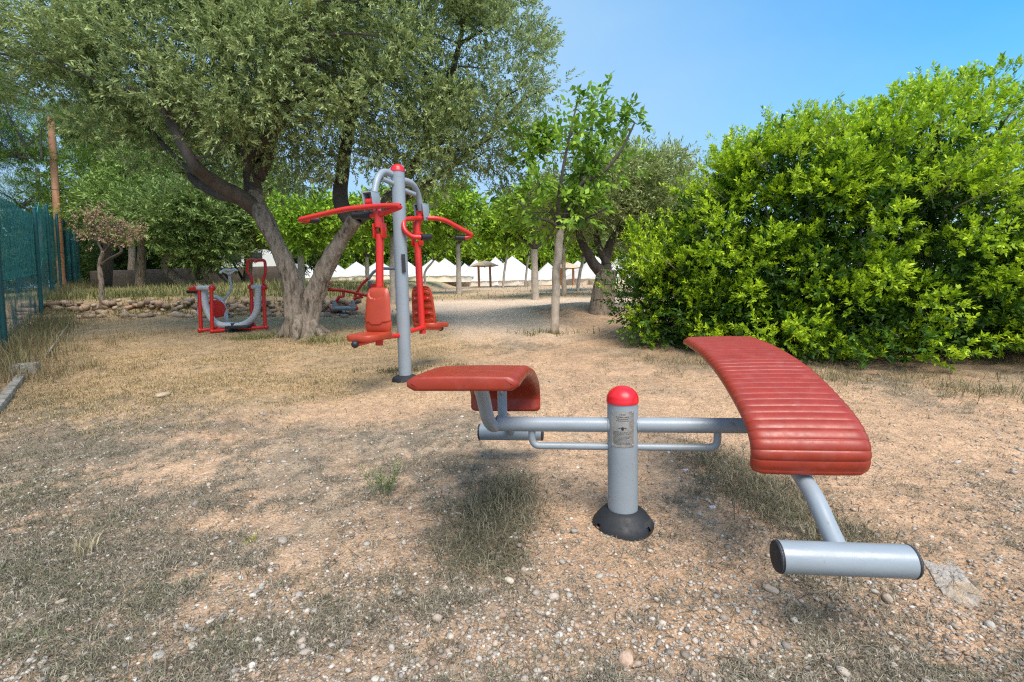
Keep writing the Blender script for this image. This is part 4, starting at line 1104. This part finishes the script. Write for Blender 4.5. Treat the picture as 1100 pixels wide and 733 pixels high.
# a white van far behind the left machines
c = P(281, 304, 25.); z0 = Ts(c.x, 25.)
vn = thing('parked_van', 'white van parked far back between the dry brush and the large olive trunk', 'van', (c.x, 25., z0))
mb = MB(); pr = [(-1.6, .35), (-1.6, 1.45), (-1.45, 1.62), (.75, 1.62), (1.25, 1.05), (1.75, .92), (1.8, .35)]
vs = [(c.x + x, 25. + s * .8, z0 + z) for s in (-1, 1) for x, z in pr]; k = len(pr)
mb.add(vs, [tuple(range(k)), tuple(range(2 * k - 1, k - 1, -1))] + [(i, (i + 1) % k, k + (i + 1) % k, k + i)[::-1] for i in range(k)]); mb.build('body', 'white', vn, angle=30)
for x in (-1.05, 1.15):
    for s in (-1, 1):
        mb = MB(); mb.lathe([(.0, -.1), (.30, -.1), (.34, -.07), (.34, .07), (.30, .1), (.0, .1)], (c.x + x, 25 + s * .76, z0 + .33), 20, (0, 1, 0)); mb.build('wheel', 'rubber', vn)
for x0, x1 in ((-1.3, -.5), (-.35, .55)):
    mb = MB(); mb.box((c.x + (x0 + x1) / 2, 25 - .806, z0 + 1.25), (x1 - x0, .02, .45), None, .008); mb.build('window', 'darkglass', vn)

# ================================================================== GROUND
def gmask(px, py, rx, ry, X, Y):
    g = G(px, py); return np.exp(-(((X - g.x) / rx) ** 2 + ((Y - g.y) / ry) ** 2))
def bare_mask(X, Y):
    m = 0
    for (px, py, rx, ry) in [(640, 400, .9, 1.3), (620, 470, .5, .7), (690, 610, .35, .22), (920, 480, .7, .45), (970, 560, .45, .3), (450, 430, 1.0, .35), (350, 445, .9, .25), (1010, 640, .35, .2), (900, 440, 1.0, .5),
                            (430, 560, .35, .10), (560, 690, .3, .06), (800, 690, .35, .1), (240, 560, .25, .06), (260, 620, .2, .05), (200, 470, .5, .1), (600, 560, .3, .2), (1090, 480, .8, .4), (760, 425, .8, .6)]:
        m = m + gmask(px, py, rx, ry, X, Y)
    return np.clip(np.clip(m, 0, 1.1) * (.35 + 1.3 * fbm(X, Y, 2.6, 4, 19)), 0, 1.1)
def road_mask(X, Y):
    yc = 12.3 - .10 * X
    m = sstep(2.6, 1.5, np.abs(Y - yc - (fbm(X, Y, .3, 2, 5) - .5) * 1.6))
    m = m * sstep(-3.6, -2.2, X)
    n_ = sstep(1.3, .6, np.abs(X + .15 - (Y - 8) * -.25)) * sstep(6.0, 8.5, Y) * sstep(12.5, 11, Y) * .8
    far_ = sstep(16.5, 18, Y) * sstep(-7, -3, X) * .35
    return np.clip(np.maximum(np.maximum(m, n_), far_), 0, 1)
def yellow_mask(X, Y):
    return np.clip(sstep(3.3, 4.6, Y) * sstep(.4, -1.0, X + (Y - 4) * .12) * (.55 + .6 * fbm(X, Y, 1.2, 3, 8)), 0, 1)
def grey_mask(X, Y):
    base = sstep(.9, -.9, X - .15 * Y) * sstep(4.6, 3.2, Y)
    return np.clip(base * (.35 + .9 * fbm(X, Y, 1.6, 4, 12)) + .25 * fbm(X, Y, 2.5, 3, 15), 0, 1)

def patch(X, Y):
    """patches of dead mat: strong at the lower left, thin elsewhere"""
    wl = .26 + .50 * sstep(1.2, -1.4, X - .18 * Y) * sstep(5.5, 3.5, Y) + .10 * sstep(2.5, 4, Y)
    n = .42 * fbm(X, Y, 1.9, 4, 12) + .28 * fbm(X, Y, 8., 3, 15) + .30 * fbm(X, Y, 24., 3, 16)
    m = sstep(.62 - .22 * wl, .67 - .22 * wl, n)
    return np.clip(m * (1 - .95 * np.clip(bare_mask(X, Y), 0, 1)) * (1 - road_mask(X, Y)), 0, 1)

# rows
ys = [-6, -4, -2.5, -1.5, -.8, -.3, .1, .4]; y = .6
while y < 70: ys.append(y); y *= 1.0105
for k in range(14): ys.append(ys[-1] * 1.14)
ys = np.array(ys); NC = 520
aa = np.linspace(-1, 1, NC); aa = np.sign(aa) * (np.abs(aa) ** 1.15)
Yg = np.repeat(ys[:, None], NC, 1); Xg = aa[None, :] * 1.75 * (np.maximum(Yg, 0) + 1.6) + 0
Zg = T(Xg, Yg)
near = sstep(14, 3, Yg)
lump = (fbm(Xg, Yg, 4, 3, 31) - .5) * .050 + (fbm(Xg, Yg, 14, 3, 33) - .5) * .016 + (fbm(Xg, Yg, 42, 2, 36) - .5) * .008
Zg = Zg + lump * near
bm_ = bare_mask(Xg, Yg); rm_ = road_mask(Xg, Yg); ym_ = yellow_mask(Xg, Yg); gm_ = grey_mask(Xg, Yg)
n1 = fbm(Xg, Yg, 3, 4, 41)[..., None]; n2 = fbm(Xg, Yg, 13, 3, 47)[..., None]
soil = np.array([.54, .345, .21]) * (.80 + .4 * n1); debris = np.array([.34, .255, .175]) * (.65 + .7 * n2)
col = soil * .55 + debris * .45
pm_ = patch(Xg, Yg)[..., None]
mixd = np.clip(1.9 * fbm(Xg, Yg, 2.3, 5, 91) - .62 + .25 * gm_ - .5 * bm_, 0, 1)[..., None]; col = soil * (1 - mixd) + debris * mixd
gg = pm_ * .72; col = col * (1 - gg) + np.array([.19, .155, .112]) * (.65 + .7 * n2) * gg
yy = (ym_ * .75)[..., None]; col = col * (1 - yy) + np.array([.43, .29, .15]) * (.75 + .5 * n2) * yy
rr_ = rm_[..., None]; col = col * (1 - rr_) + np.array([.70, .53, .39]) * (.85 + .3 * n1) * rr_
farb = sstep(13, 16, Yg)[..., None] * (1 - rr_); col = col * (1 - farb * .6) + np.array([.50, .37, .21]) * farb * .6
lg = (sstep(-3.4, -4.6, Xg) * sstep(11.3, 12., Yg))[..., None]; col = col * (1 - lg * .75) + np.array([.28, .27, .10]) * (.6 + .8 * n2) * lg * .75
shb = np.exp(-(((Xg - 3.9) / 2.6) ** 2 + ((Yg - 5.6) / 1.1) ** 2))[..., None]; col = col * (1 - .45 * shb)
# ground material
def ground_mat():
    m = bpy.data.materials.new('dry_soil'); m.use_nodes = True; nt = m.node_tree; N = nt.nodes; L = nt.links
    b = N['Principled BSDF']; b.inputs['Roughness'].default_value = .95; b.inputs['Specular IOR Level'].default_value = .15
    at = N.new('ShaderNodeAttribute'); at.attribute_name = 'Col'; tc = N.new('ShaderNodeTexCoord')
    def nz(s, d=8, r=.7):
        n = N.new('ShaderNodeTexNoise'); n.inputs['Scale'].default_value = s; n.inputs['Detail'].default_value = d; n.inputs['Roughness'].default_value = r
        L.new(tc.outputs['Object'], n.inputs['Vector']); return n.outputs['Fac']
    def mr(s, a, b_, c, d):
        r = N.new('ShaderNodeMapRange'); r.inputs[1].default_value = a; r.inputs[2].default_value = b_; r.inputs[3].default_value = c; r.inputs[4].default_value = d
        L.new(s, r.inputs[0]); return r.outputs[0]
    def mul(cs_, f):
        mx = N.new('ShaderNodeMix'); mx.data_type = 'RGBA'; mx.blend_type = 'MULTIPLY'; mx.inputs['Factor'].default_value = 1
        cb = N.new('ShaderNodeCombineColor')
        for i in range(3): L.new(f, cb.inputs[i])
        L.new(cs_, mx.inputs['A']); L.new(cb.outputs[0], mx.inputs['B']); return mx.outputs['Result']
    c = mul(at.outputs['Color'], mr(nz(22), .3, .7, .62, 1.30))
    c = mul(c, mr(nz(110, 4), .32, .68, .60, 1.35))
    vo = N.new('ShaderNodeTexVoronoi'); vo.inputs['Scale'].default_value = 75; L.new(tc.outputs['Object'], vo.inputs['Vector'])
    # tiny gravel: pale and dark grains
    sp = N.new('ShaderNodeSeparateColor'); L.new(vo.outputs['Color'], sp.inputs[0])
    grain = mr(sp.outputs[0], .72, .80, 0, .55)
    inside = mr(vo.outputs['Distance'], .25, .42, 1, 0)
    mm = N.new('ShaderNodeMath'); mm.operation = 'MULTIPLY'; L.new(grain, mm.inputs[0]); L.new(inside, mm.inputs[1])
    mx = N.new('ShaderNodeMix'); mx.data_type = 'RGBA'; L.new(mm.outputs[0], mx.inputs['Factor']); L.new(c, mx.inputs['A']); mx.inputs['B'].default_value = (.48, .41, .35, 1)
    c = mx.outputs['Result']
    gr2 = mr(sp.outputs[1], .78, .84, 0, .5); mm2 = N.new('ShaderNodeMath'); mm2.operation = 'MULTIPLY'; L.new(gr2, mm2.inputs[0]); L.new(inside, mm2.inputs[1])
    mx = N.new('ShaderNodeMix'); mx.data_type = 'RGBA'; L.new(mm2.outputs[0], mx.inputs['Factor']); L.new(c, mx.inputs['A']); mx.inputs['B'].default_value = (.10, .08, .07, 1)
    L.new(mx.outputs['Result'], b.inputs['Base Color'])
    ad = N.new('ShaderNodeMath'); ad.operation = 'ADD'; L.new(mr(nz(60), 0, 1, 0, 1), ad.inputs[0]); L.new(mr(vo.outputs['Distance'], 0, .5, .5, 0), ad.inputs[1])
    bp = N.new('ShaderNodeBump'); bp.inputs['Strength'].default_value = .9; bp.inputs['Distance'].default_value = .012; L.new(ad.outputs[0], bp.inputs['Height']); L.new(bp.outputs[0], b.inputs['Normal'])
    return m
NR = len(ys); idx = np.arange(NR * NC).reshape(NR, NC)
Fq = np.stack([idx[:-1, :-1], idx[:-1, 1:], idx[1:, 1:], idx[1:, :-1]], -1).reshape(-1, 4)
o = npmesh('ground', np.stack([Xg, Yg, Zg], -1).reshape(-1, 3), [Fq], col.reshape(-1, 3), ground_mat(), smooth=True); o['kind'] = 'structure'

def groundz(X, Y):
    return T(X, Y) + ((fbm(X, Y, 4, 3, 31) - .5) * .050 + (fbm(X, Y, 14, 3, 33) - .5) * .016 + (fbm(X, Y, 42, 2, 36) - .5) * .008) * sstep(14, 3, Y)

def sample_view(N, ymin, ymax, rs, pw=1.6):
    """points on the ground, denser near the camera, spread a little past the picture's sides"""
    u = rs.random(N); k = 1 - pw
    Y = (ymin ** k + u * (ymax ** k - ymin ** k)) ** (1 / k)
    X = (rs.random(N) * 2 - 1) * (Y * 1.15 + .5)
    return X, Y

# pebbles
rs = np.random.default_rng(61)
X, Y = sample_view(130000, .75, 8., rs, 2.2)
dens = .10 + .55 * np.clip(fbm(X, Y, 1.4, 3, 71) * 1.8 - .55, 0, 1) + .28 * np.exp(-(((X - .6) / .9) ** 2 + ((Y - 1.25) / .5) ** 2)) + .25 * sstep(.8, -.5, X) * sstep(3.5, 2, Y)
keep = rs.random(len(X)) < dens; X, Y = X[keep], Y[keep]
sz = .0022 + .0075 * rs.random(len(X)) ** 3.5 + (rs.random(len(X)) < .02) * rs.uniform(.003, .012, len(X))
cen = np.stack([X, Y, groundz(X, Y) + sz * .25], -1)
v, f, n = rocks(cen, sz, rs, ICO1, (.4, .75), .26)
pal = np.array([[.56, .46, .37], [.48, .38, .29], [.58, .51, .43], [.30, .25, .20], [.46, .32, .23], [.40, .35, .30], [.60, .54, .46]])
col = np.repeat(pal[rs.integers(0, 7, len(cen))] * rs.uniform(.6, 1.1, (len(cen), 1)), n, 0)
o = npmesh('pebbles', v, [f], col, 'stone'); tag(o, kind='stuff')
print('pebbles', len(cen))

# blades
def blades(X, Y, h, w, lean, dark, light, rs, z=None, curl=.6):
    N = len(X); z = groundz(X, Y) if z is None else z
    b = np.stack([X, Y, z - .003], -1); a = rs.uniform(0, 2 * PI, N); d = np.stack([np.cos(a), np.sin(a), 0 * a], -1)
    sd = np.stack([-np.sin(a), np.cos(a), 0 * a], -1); ra = rs.uniform(-.9, .9, N)[:, None]; sd = norm(sd + d * ra)
    h = h[:, None]; w = w[:, None] * .5; ln = lean[:, None]; d2 = norm(d + sd * rs.uniform(-1.2, 1.2, (N, 1)))
    up = np.array([0, 0, 1.])
    m = b + up * h * .6 * (1 - ln * .5) + d * h * .35 * ln
    t = b + up * h * np.maximum(.06, (1 - ln * curl * 1.3)) + d2 * h * ln * 1.0
    V = np.stack([b - sd * w, b + sd * w, m + sd * w * .8, m - sd * w * .8, t], 1).reshape(-1, 3)
    k = np.arange(N)[:, None] * 5
    Q = k + np.array([[0, 1, 2, 3]]); Tr = k + np.array([[3, 2, 4]])
    mf = rs.random((N, 1)); c = np.asarray(dark) * (1 - mf) + np.asarray(light) * mf
    return V, Q, Tr, np.repeat(c, 5, 0)
def build_blades(name, sets, m, parent=None, org=(0, 0, 0)):
    V = []; Q = []; Tr = []; Cc = []; o = 0
    for (v, q, t, c) in sets: V.append(v); Q.append(q + o); Tr.append(t + o); Cc.append(c); o += len(v)
    return npmesh(name, np.concatenate(V), [np.concatenate(Q), np.concatenate(Tr)], np.concatenate(Cc), m, parent, org)

rs = np.random.default_rng(77)
# 1. grey-brown dead mat in the foreground, in tufts
X, Y = sample_view(26000, .75, 6.5, rs, 1.9)
w_ = .05 + .85 * patch(X, Y)
kp = rs.random(len(X)) < w_; X, Y = X[kp], Y[kp]; per = 22
X = (X[:, None] + rs.normal(size=(len(X), per)) * .022).ravel(); Y = (Y[:, None] + rs.normal(size=(len(Y), per)) * .022).ravel(); N = len(X)
s1 = blades(X, Y, rs.uniform(.016, .055, N), rs.uniform(.0016, .0034, N), rs.uniform(.5, 1.6, N), (.07, .062, .045), (.46, .40, .29), rs)
print('mat blades', N)
# 2. golden dry grass mid-distance left
X, Y = sample_view(60000, 3.2, 11., rs, 1.5)
w_ = np.clip(yellow_mask(X, Y) * 1.1 + .12 - .6 * road_mask(X, Y), 0, 1) * np.clip(fbm(X, Y, 1.7, 4, 85) * 2.4 - .6, .05, 1) * (1 - .6 * np.clip(bare_mask(X, Y), 0, 1))
kp = rs.random(len(X)) < w_; X, Y = X[kp], Y[kp]; per = 5
X = (X[:, None] + rs.normal(size=(len(X), per)) * .04).ravel(); Y = (Y[:, None] + rs.normal(size=(len(Y), per)) * .04).ravel(); N = len(X)
s2 = blades(X, Y, rs.uniform(.02, .055, N), rs.uniform(.003, .006, N), rs.uniform(.3, 1.1, N), (.22, .16, .08), (.56, .43, .22), rs)
print('golden', N)
# 3. scattered straw litter lying flat
X, Y = sample_view(26000, .75, 6, rs, 2.0); N = len(X)
s3 = blades(X, Y, rs.uniform(.015, .05, N), rs.uniform(.0012, .0026, N), rs.uniform(1.1, 1.5, N), (.12, .10, .08), (.42, .34, .24), rs, curl=.72)
X, Y = sample_view(2600, .75, 5, rs, 2.0); N = len(X)
s5 = blades(X, Y, rs.uniform(.04, .13, N), rs.uniform(.0022, .0045, N), rs.uniform(1.25, 1.5, N), (.06, .045, .035), (.30, .22, .15), rs, curl=.72)
# 4. on the far strips
X, Y = sample_view(16000, 11, 30, rs, 1.2); kp = (rs.random(len(X)) < (1 - road_mask(X, Y)) * .8); X, Y = X[kp], Y[kp]; N = len(X)
s4 = blades(X, Y, rs.uniform(.05, .14, N), rs.uniform(.012, .03, N), rs.uniform(.2, 1., N), (.16, .14, .06), (.40, .31, .15), rs)
o = build_blades('dry_grass', [s1, s2, s3, s4, s5], 'straw'); tag(o, kind='stuff')

# green weeds: bottom-left corner, fence foot, tree foot, bank
sets = []
def tuftfield(px, py, rx, ry, n_t, per, hmin, hmax, dark, light, wd=(.002, .004), sd=.03, lean=(.1, .9)):
    g = G(px, py); X = g.x + rs.normal(size=n_t) * rx; Y = g.y + rs.normal(size=n_t) * ry
    X = (X[:, None] + rs.normal(size=(n_t, per)) * sd).ravel(); Y = (Y[:, None] + rs.normal(size=(n_t, per)) * sd).ravel(); N = len(X)
    sets.append(blades(X, Y, rs.uniform(hmin, hmax, N), rs.uniform(*wd, N), rs.uniform(*lean, N), dark, light, rs))
GD, GL = (.075, .08, .045), (.25, .255, .15)
SD, SL = (.14, .115, .06), (.42, .33, .18)
for a in [(40, 620, .18, .10, 90, 22), (30, 690, .16, .05, 60, 20), (90, 560, .25, .12, 70, 18), (20, 530, .25, .15, 110, 20), (60, 480, .35, .2, 80, 18), (150, 640, .15, .06, 45, 18), (240, 690, .12, .04, 30, 16), (340, 640, .15, .05, 22, 16), (200, 480, .5, .15, 50, 14), (30, 440, .45, .25, 100, 18), (560, 715, .1, .03, 12, 14), (1060, 720, .12, .05, 16, 14), (100, 730, .12, .04, 30, 16)]:
    tuftfield(*a, .015, .055, GD, GL, (.0016, .0032), .035, (.4, 1.3))
for a in [(60, 400, .4, .3, 60, 14), (90, 370, .5, .5, 60, 14), (110, 345, .5, .6, 50, 14)]: tuftfield(*a, .05, .22, SD, SL, (.003, .006), .05)
for t in np.arange(-2, 14, .35):
    p = fpt(t); X = p.x + .25 + rs.normal(size=16 * 10) * .25; Y = p.y + rs.normal(size=160) * .25
    sets.append(blades(X, Y, rs.uniform(.08, .45, 160), rs.uniform(.004, .009, 160), rs.uniform(.05, .7, 160), (.10, .11, .05) if int(t * 3) % 2 else SD, (.26, .26, .11) if int(t * 3) % 2 else SL, rs))
for a in [(300, 362, .35, .12, 90, 14), (345, 367, .25, .10, 50, 12), (280, 364, .3, .1, 40, 12)]: tuftfield(*a, .05, .18, (.13, .13, .05), (.36, .34, .14), (.004, .008), .06, (.3, 1.2))
for a in [(440, 398, .3, .06, 40, 14)]: tuftfield(*a, .03, .10, GD, (.22, .22, .10), (.003, .006), .04)
for a in [(590, 358, .25, .08, 14, 10), (160, 333, 1.2, .25, 130, 14), (240, 338, .9, .25, 70, 12), (130, 318, 1.2, .2, 60, 12), (230, 318, 1.2, .2, 60, 12)]: tuftfield(*a, .05, .18, (.07, .10, .03), (.28, .27, .09), (.006, .012), .07)
# dark verge beneath the shrub
for px in range(700, 1101, 22):
    py = 384 + (px - 700) * .065; tuftfield(px + random.uniform(-14, 14), py + random.uniform(0, 16), .16, .16, random.choice([4, 8, 18]), 13, .03, .20, (.10, .10, .05), (.36, .31, .17), (.002, .005), .05, (.2, 1.2))
# upper bank grass behind stone wall
X = rs.uniform(-12, -4, 5000); Y = rs.uniform(11.6, 17, 5000); sets.append(blades(X, Y, rs.uniform(.10, .34, 5000), rs.uniform(.010, .022, 5000), rs.uniform(.1, .7, 5000), (.12, .13, .05), (.36, .34, .15), rs))
o = build_blades('weeds', sets, 'straw'); tag(o, kind='stuff')

# individual clumps
def clump(name, label, px, py, rx, ry, n, h0, h1, dark, light, cat='grass clump', grp=None, wd=(.0014, .0036), lean=(.3, 1.9), pts=None):
    g = G(px, py); X = []; Y = []
    for (ox, oy, a_, b_, k) in (pts or [(0, 0, rx, ry, n)]):
        X.append(g.x + ox + rs.normal(size=k) * a_); Y.append(g.y + oy + rs.normal(size=k) * b_)
    X = np.concatenate(X); Y = np.concatenate(Y); N = len(X)
    hh = rs.uniform(h0, h1, N)
    o = build_blades(name, [blades(X, Y, hh, rs.uniform(*wd, N), rs.uniform(*lean, N), dark, light, rs, curl=.45)], 'straw', None, tuple(g))
    tag(o, label, cat, grp); return o
CL_D, CL_L = (.05, .05, .03), (.36, .32, .21)
clump('grass_clump', 'matted dark grass clump under the nearer left board, left of the pillar', 535, 555, .1, .1, 1, .03, .11, CL_D, CL_L, grp='matted grass clumps under the boards', pts=[(0, 0.05, .10, .13, 3200), (-.10, -.15, .09, .12, 1500), (.06, .25, .07, .08, 900), (-.02, -.32, .09, .07, 900)])
clump('grass_clump', 'matted dark grass clump under the ribbed right board, right of the pillar', 815, 530, .1, .1, 1, .03, .11, CL_D, CL_L, grp='matted grass clumps under the boards', pts=[(0, .05, .13, .12, 2600), (-.05, .40, .12, .13, 1800), (.02, -.16, .10, .08, 1300), (.12, -.36, .10, .05, 900)])
g = G(412, 530); wd_ = thing('weed_plant', 'sparse upright green weed standing alone on bare gravel left of the left board', 'weed', g)
mb = MB(); pp = []; aa_ = []
for k in range(15):
    a = rs.uniform(0, 6.28); r_ = rs.uniform(.01, .06); h = rs.uniform(.06, .17); b0 = g + Vector((math.cos(a) * r_ * .8, math.sin(a) * r_ * .8, 0)); t0 = b0 + Vector((math.cos(a) * h * .4, math.sin(a) * h * .4, h))
    mb.tube([b0, b0.lerp(t0, .5) + Vector((0, 0, .008)), t0], [.0022, .0016, .0009], 5)
    for f_ in (.2, .5, .8): pp.append(tuple(b0.lerp(t0, f_))); aa_.append(tuple((t0 - b0).normalized()))
mb.build('stem', 'leafstem', wd_)
foliage('leaves', wd_, [leaves_from_sprigs(np.array(pp), np.array(aa_), .03, 5, .028, .0055, 1.0, (.09, .13, .05), (.24, .30, .11), rs=rs)], 'leafmatte')
clump('dry_tuft', 'small pale straw tuft in the grey-green weeds at the lower left', 92, 592, .02, .02, 40, .05, .12, (.35, .28, .16), (.55, .46, .30), 'weed', wd=(.003, .005), lean=(.1, .7))
clump('yellow_weed', 'tiny yellow-green weed beside the round stone', 268 * 1, 0 + 580, .02, .02, 40, .02, .05, (.12, .16, .03), (.38, .42, .06), 'weed', lean=(.1, .8))

# individual stones
def stone(name, label, px, py, size, colr, cat='stone', flat=(.6, .61), seed=0, m='stone', jag=.07):
    g = G(px, py); r_ = np.random.default_rng(seed); c = np.array([[g.x, g.y, float(groundz(g.x, g.y)) + size * .22]])
    v, f, n = rocks(c, np.array([size]), r_, ICO3, flat, jag); o = npmesh(name, v, [f], np.repeat([colr], len(v), 0), m, None, tuple(g), smooth=True); tag(o, label, cat); return o
stone('loose_stone', 'pinkish angular stone at the bottom, below and left of the pillar', 672, 711, .028, (.55, .38, .27), flat=(.75, .8), seed=2, jag=.05)
stone('loose_stone', 'smooth round grey-brown stone in the gravel left of centre', 304, 582, .024, (.34, .28, .23), seed=3, jag=.03)
stone('loose_stone', 'flat tan stone in the gravel beneath the right foot roller', 828, 637, .022, (.46, .35, .26), flat=(.4, .45), seed=4, jag=.05)
stone('loose_stone', 'pale tan flat stone near the top of the bare patch at left', 175, 425, .07, (.44, .33, .22), flat=(.25, .3), seed=6)
stone('loose_stone', 'whitish stone at the edge of the matted grass clump, bottom centre', 547, 621, .017, (.58, .50, .38), seed=8, jag=.04)
for k, (px, py, lab) in enumerate([(765, 552, 'crumpled white paper scrap in the grass below the right handle'), (737, 511, 'small white paper scrap below the right handle bend')]):
    g = G(px, py); mb = MB(); r2 = random.Random(k); vs = []; fs = []
    for j in range(5):
        for i in range(5): vs.append(Vector((g.x + (i - 2) * .006 + r2.uniform(-.002, .002), g.y + (j - 2) * .005, float(groundz(g.x, g.y)) + .02 + r2.uniform(0, .012))))
    for j in range(4):
        for i in range(4): a = j * 5 + i; fs.append((a, a + 1, a + 6, a + 5))
    mb.add(vs, fs); o = mb.build('paper_scrap', 'litter', org=g, smooth=False); tag(o, lab, 'litter')
# half-buried slab
g = G(1022, 622); mb = MB(); r2 = random.Random(9); out_ = []
outline = [(985, 597), (1012, 597), (1030, 604), (1042, 620), (1062, 640), (1052, 652), (1030, 650), (1012, 641), (1000, 622)]
nn = 9; cc = G(1024, 623); vs = []; fs = []
rings_ = 6
for k in range(rings_ + 1):
    e = k / rings_
    for j in range(36):
        u = j / 36 * nn; i0 = int(u) % nn; f_ = u - int(u); a = G(*outline[i0]); b = G(*outline[(i0 + 1) % nn]); p = a.lerp(b, f_)
        q = cc.lerp(p, (1 - e) * (1.0 if k else 1.04)); q.z = float(groundz(cc.x, cc.y)) + (p.z - cc.z) * (1 - e) + (-.05 if k == 0 else .015) + r2.uniform(-.003, .003) + (.004 * e if k else 0)
        vs.append(q)
for k in range(rings_):
    for j in range(36): j2 = (j + 1) % 36; fs.append((k * 36 + j, k * 36 + j2, (k + 1) * 36 + j2, (k + 1) * 36 + j))
mb.add(vs, fs); o = mb.build('flat_slab', 'slab', org=cc); tag(o, 'half-buried flat grey rock slab at the lower right beyond the foot roller', 'stone slab')

# ================================================================== SKY, SUN, CAMERA
SUN_EL, SUN_AZ = R_(56), R_(160)
w = bpy.data.worlds.new('World'); bpy.context.scene.world = w; w.use_nodes = True
nt = w.node_tree; sky = nt.nodes.new('ShaderNodeTexSky'); sky.sky_type = 'NISHITA'; sky.sun_disc = False
sky.sun_elevation = SUN_EL; sky.sun_rotation = SUN_AZ; sky.air_density = 1.0; sky.dust_density = 1.3; sky.ozone_density = 1.3; sky.altitude = 0
bg = nt.nodes['Background']; bg.inputs['Strength'].default_value = .35
hs = nt.nodes.new('ShaderNodeHueSaturation'); hs.inputs['Saturation'].default_value = 1.5; hs.inputs['Hue'].default_value = .49; hs.inputs['Value'].default_value = .85; nt.links.new(sky.outputs[0], hs.inputs['Color']); 
tcw = nt.nodes.new('ShaderNodeTexCoord'); sx = nt.nodes.new('ShaderNodeSeparateXYZ'); nt.links.new(tcw.outputs['Generated'], sx.inputs[0])
def wm(op, a, b):
    n = nt.nodes.new('ShaderNodeMath'); n.operation = op
    for i, v in enumerate((a, b)):
        if isinstance(v, (int, float)): n.inputs[i].default_value = v
        else: nt.links.new(v, n.inputs[i])
    return n.outputs[0]
nzw = nt.nodes.new('ShaderNodeTexNoise'); nzw.inputs['Scale'].default_value = 2.2; nzw.inputs['Detail'].default_value = 5
mpw = nt.nodes.new('ShaderNodeMapping'); mpw.inputs['Scale'].default_value = (1, 1, 2.6); nt.links.new(tcw.outputs['Generated'], mpw.inputs[0]); nt.links.new(mpw.outputs[0], nzw.inputs['Vector'])
f_ = wm('SUBTRACT', 1.44, wm('MULTIPLY', sx.outputs['Z'], 1.15)); f_ = wm('SUBTRACT', f_, wm('MULTIPLY', sx.outputs['X'], 1.25)); f_ = wm('ADD', f_, wm('MULTIPLY', wm('SUBTRACT', nzw.outputs['Fac'], .5), .55))
cl = nt.nodes.new('ShaderNodeClamp'); cl.inputs['Max'].default_value = .92; nt.links.new(f_, cl.inputs[0])
mxw = nt.nodes.new('ShaderNodeMix'); mxw.data_type = 'RGBA'; nt.links.new(cl.outputs[0], mxw.inputs['Factor']); nt.links.new(hs.outputs[0], mxw.inputs['A']); mxw.inputs['B'].default_value = (1.28, 2.0, 2.8, 1)
nt.links.new(mxw.outputs['Result'], bg.inputs['Color'])
sl = bpy.data.lights.new('sun', 'SUN'); sl.energy = 4.8; sl.angle = R_(38); sl.color = (1, .94, .83)
so = bpy.data.objects.new('sun', sl); C.objects.link(so)
dv = Vector((math.sin(SUN_AZ) * math.cos(SUN_EL), math.cos(SUN_AZ) * math.cos(SUN_EL), math.sin(SUN_EL)))
so.rotation_euler = dv.to_track_quat('Z', 'Y').to_euler(); so.location = dv * 20

cam = bpy.data.cameras.new('camera'); co = bpy.data.objects.new('camera', cam); C.objects.link(co)
cam.sensor_width = 36; cam.lens = 36 * F / 1100; cam.clip_end = 2000; cam.clip_start = .05
m4 = Matrix.Identity(4)
for i in range(3):
    m4[i][0] = RI[i]; m4[i][1] = UI[i]; m4[i][2] = -F0[i]
m4[2][3] = HC
co.matrix_world = m4
sc = bpy.context.scene; sc.camera = co
sc.view_settings.view_transform = 'Standard'; sc.view_settings.look = 'None'; sc.view_settings.exposure = 0
sc.cycles.use_denoising = False; sc.cycles.filter_width = 1.2
sc.cycles.max_bounces = 8; sc.cycles.transparent_max_bounces = 12
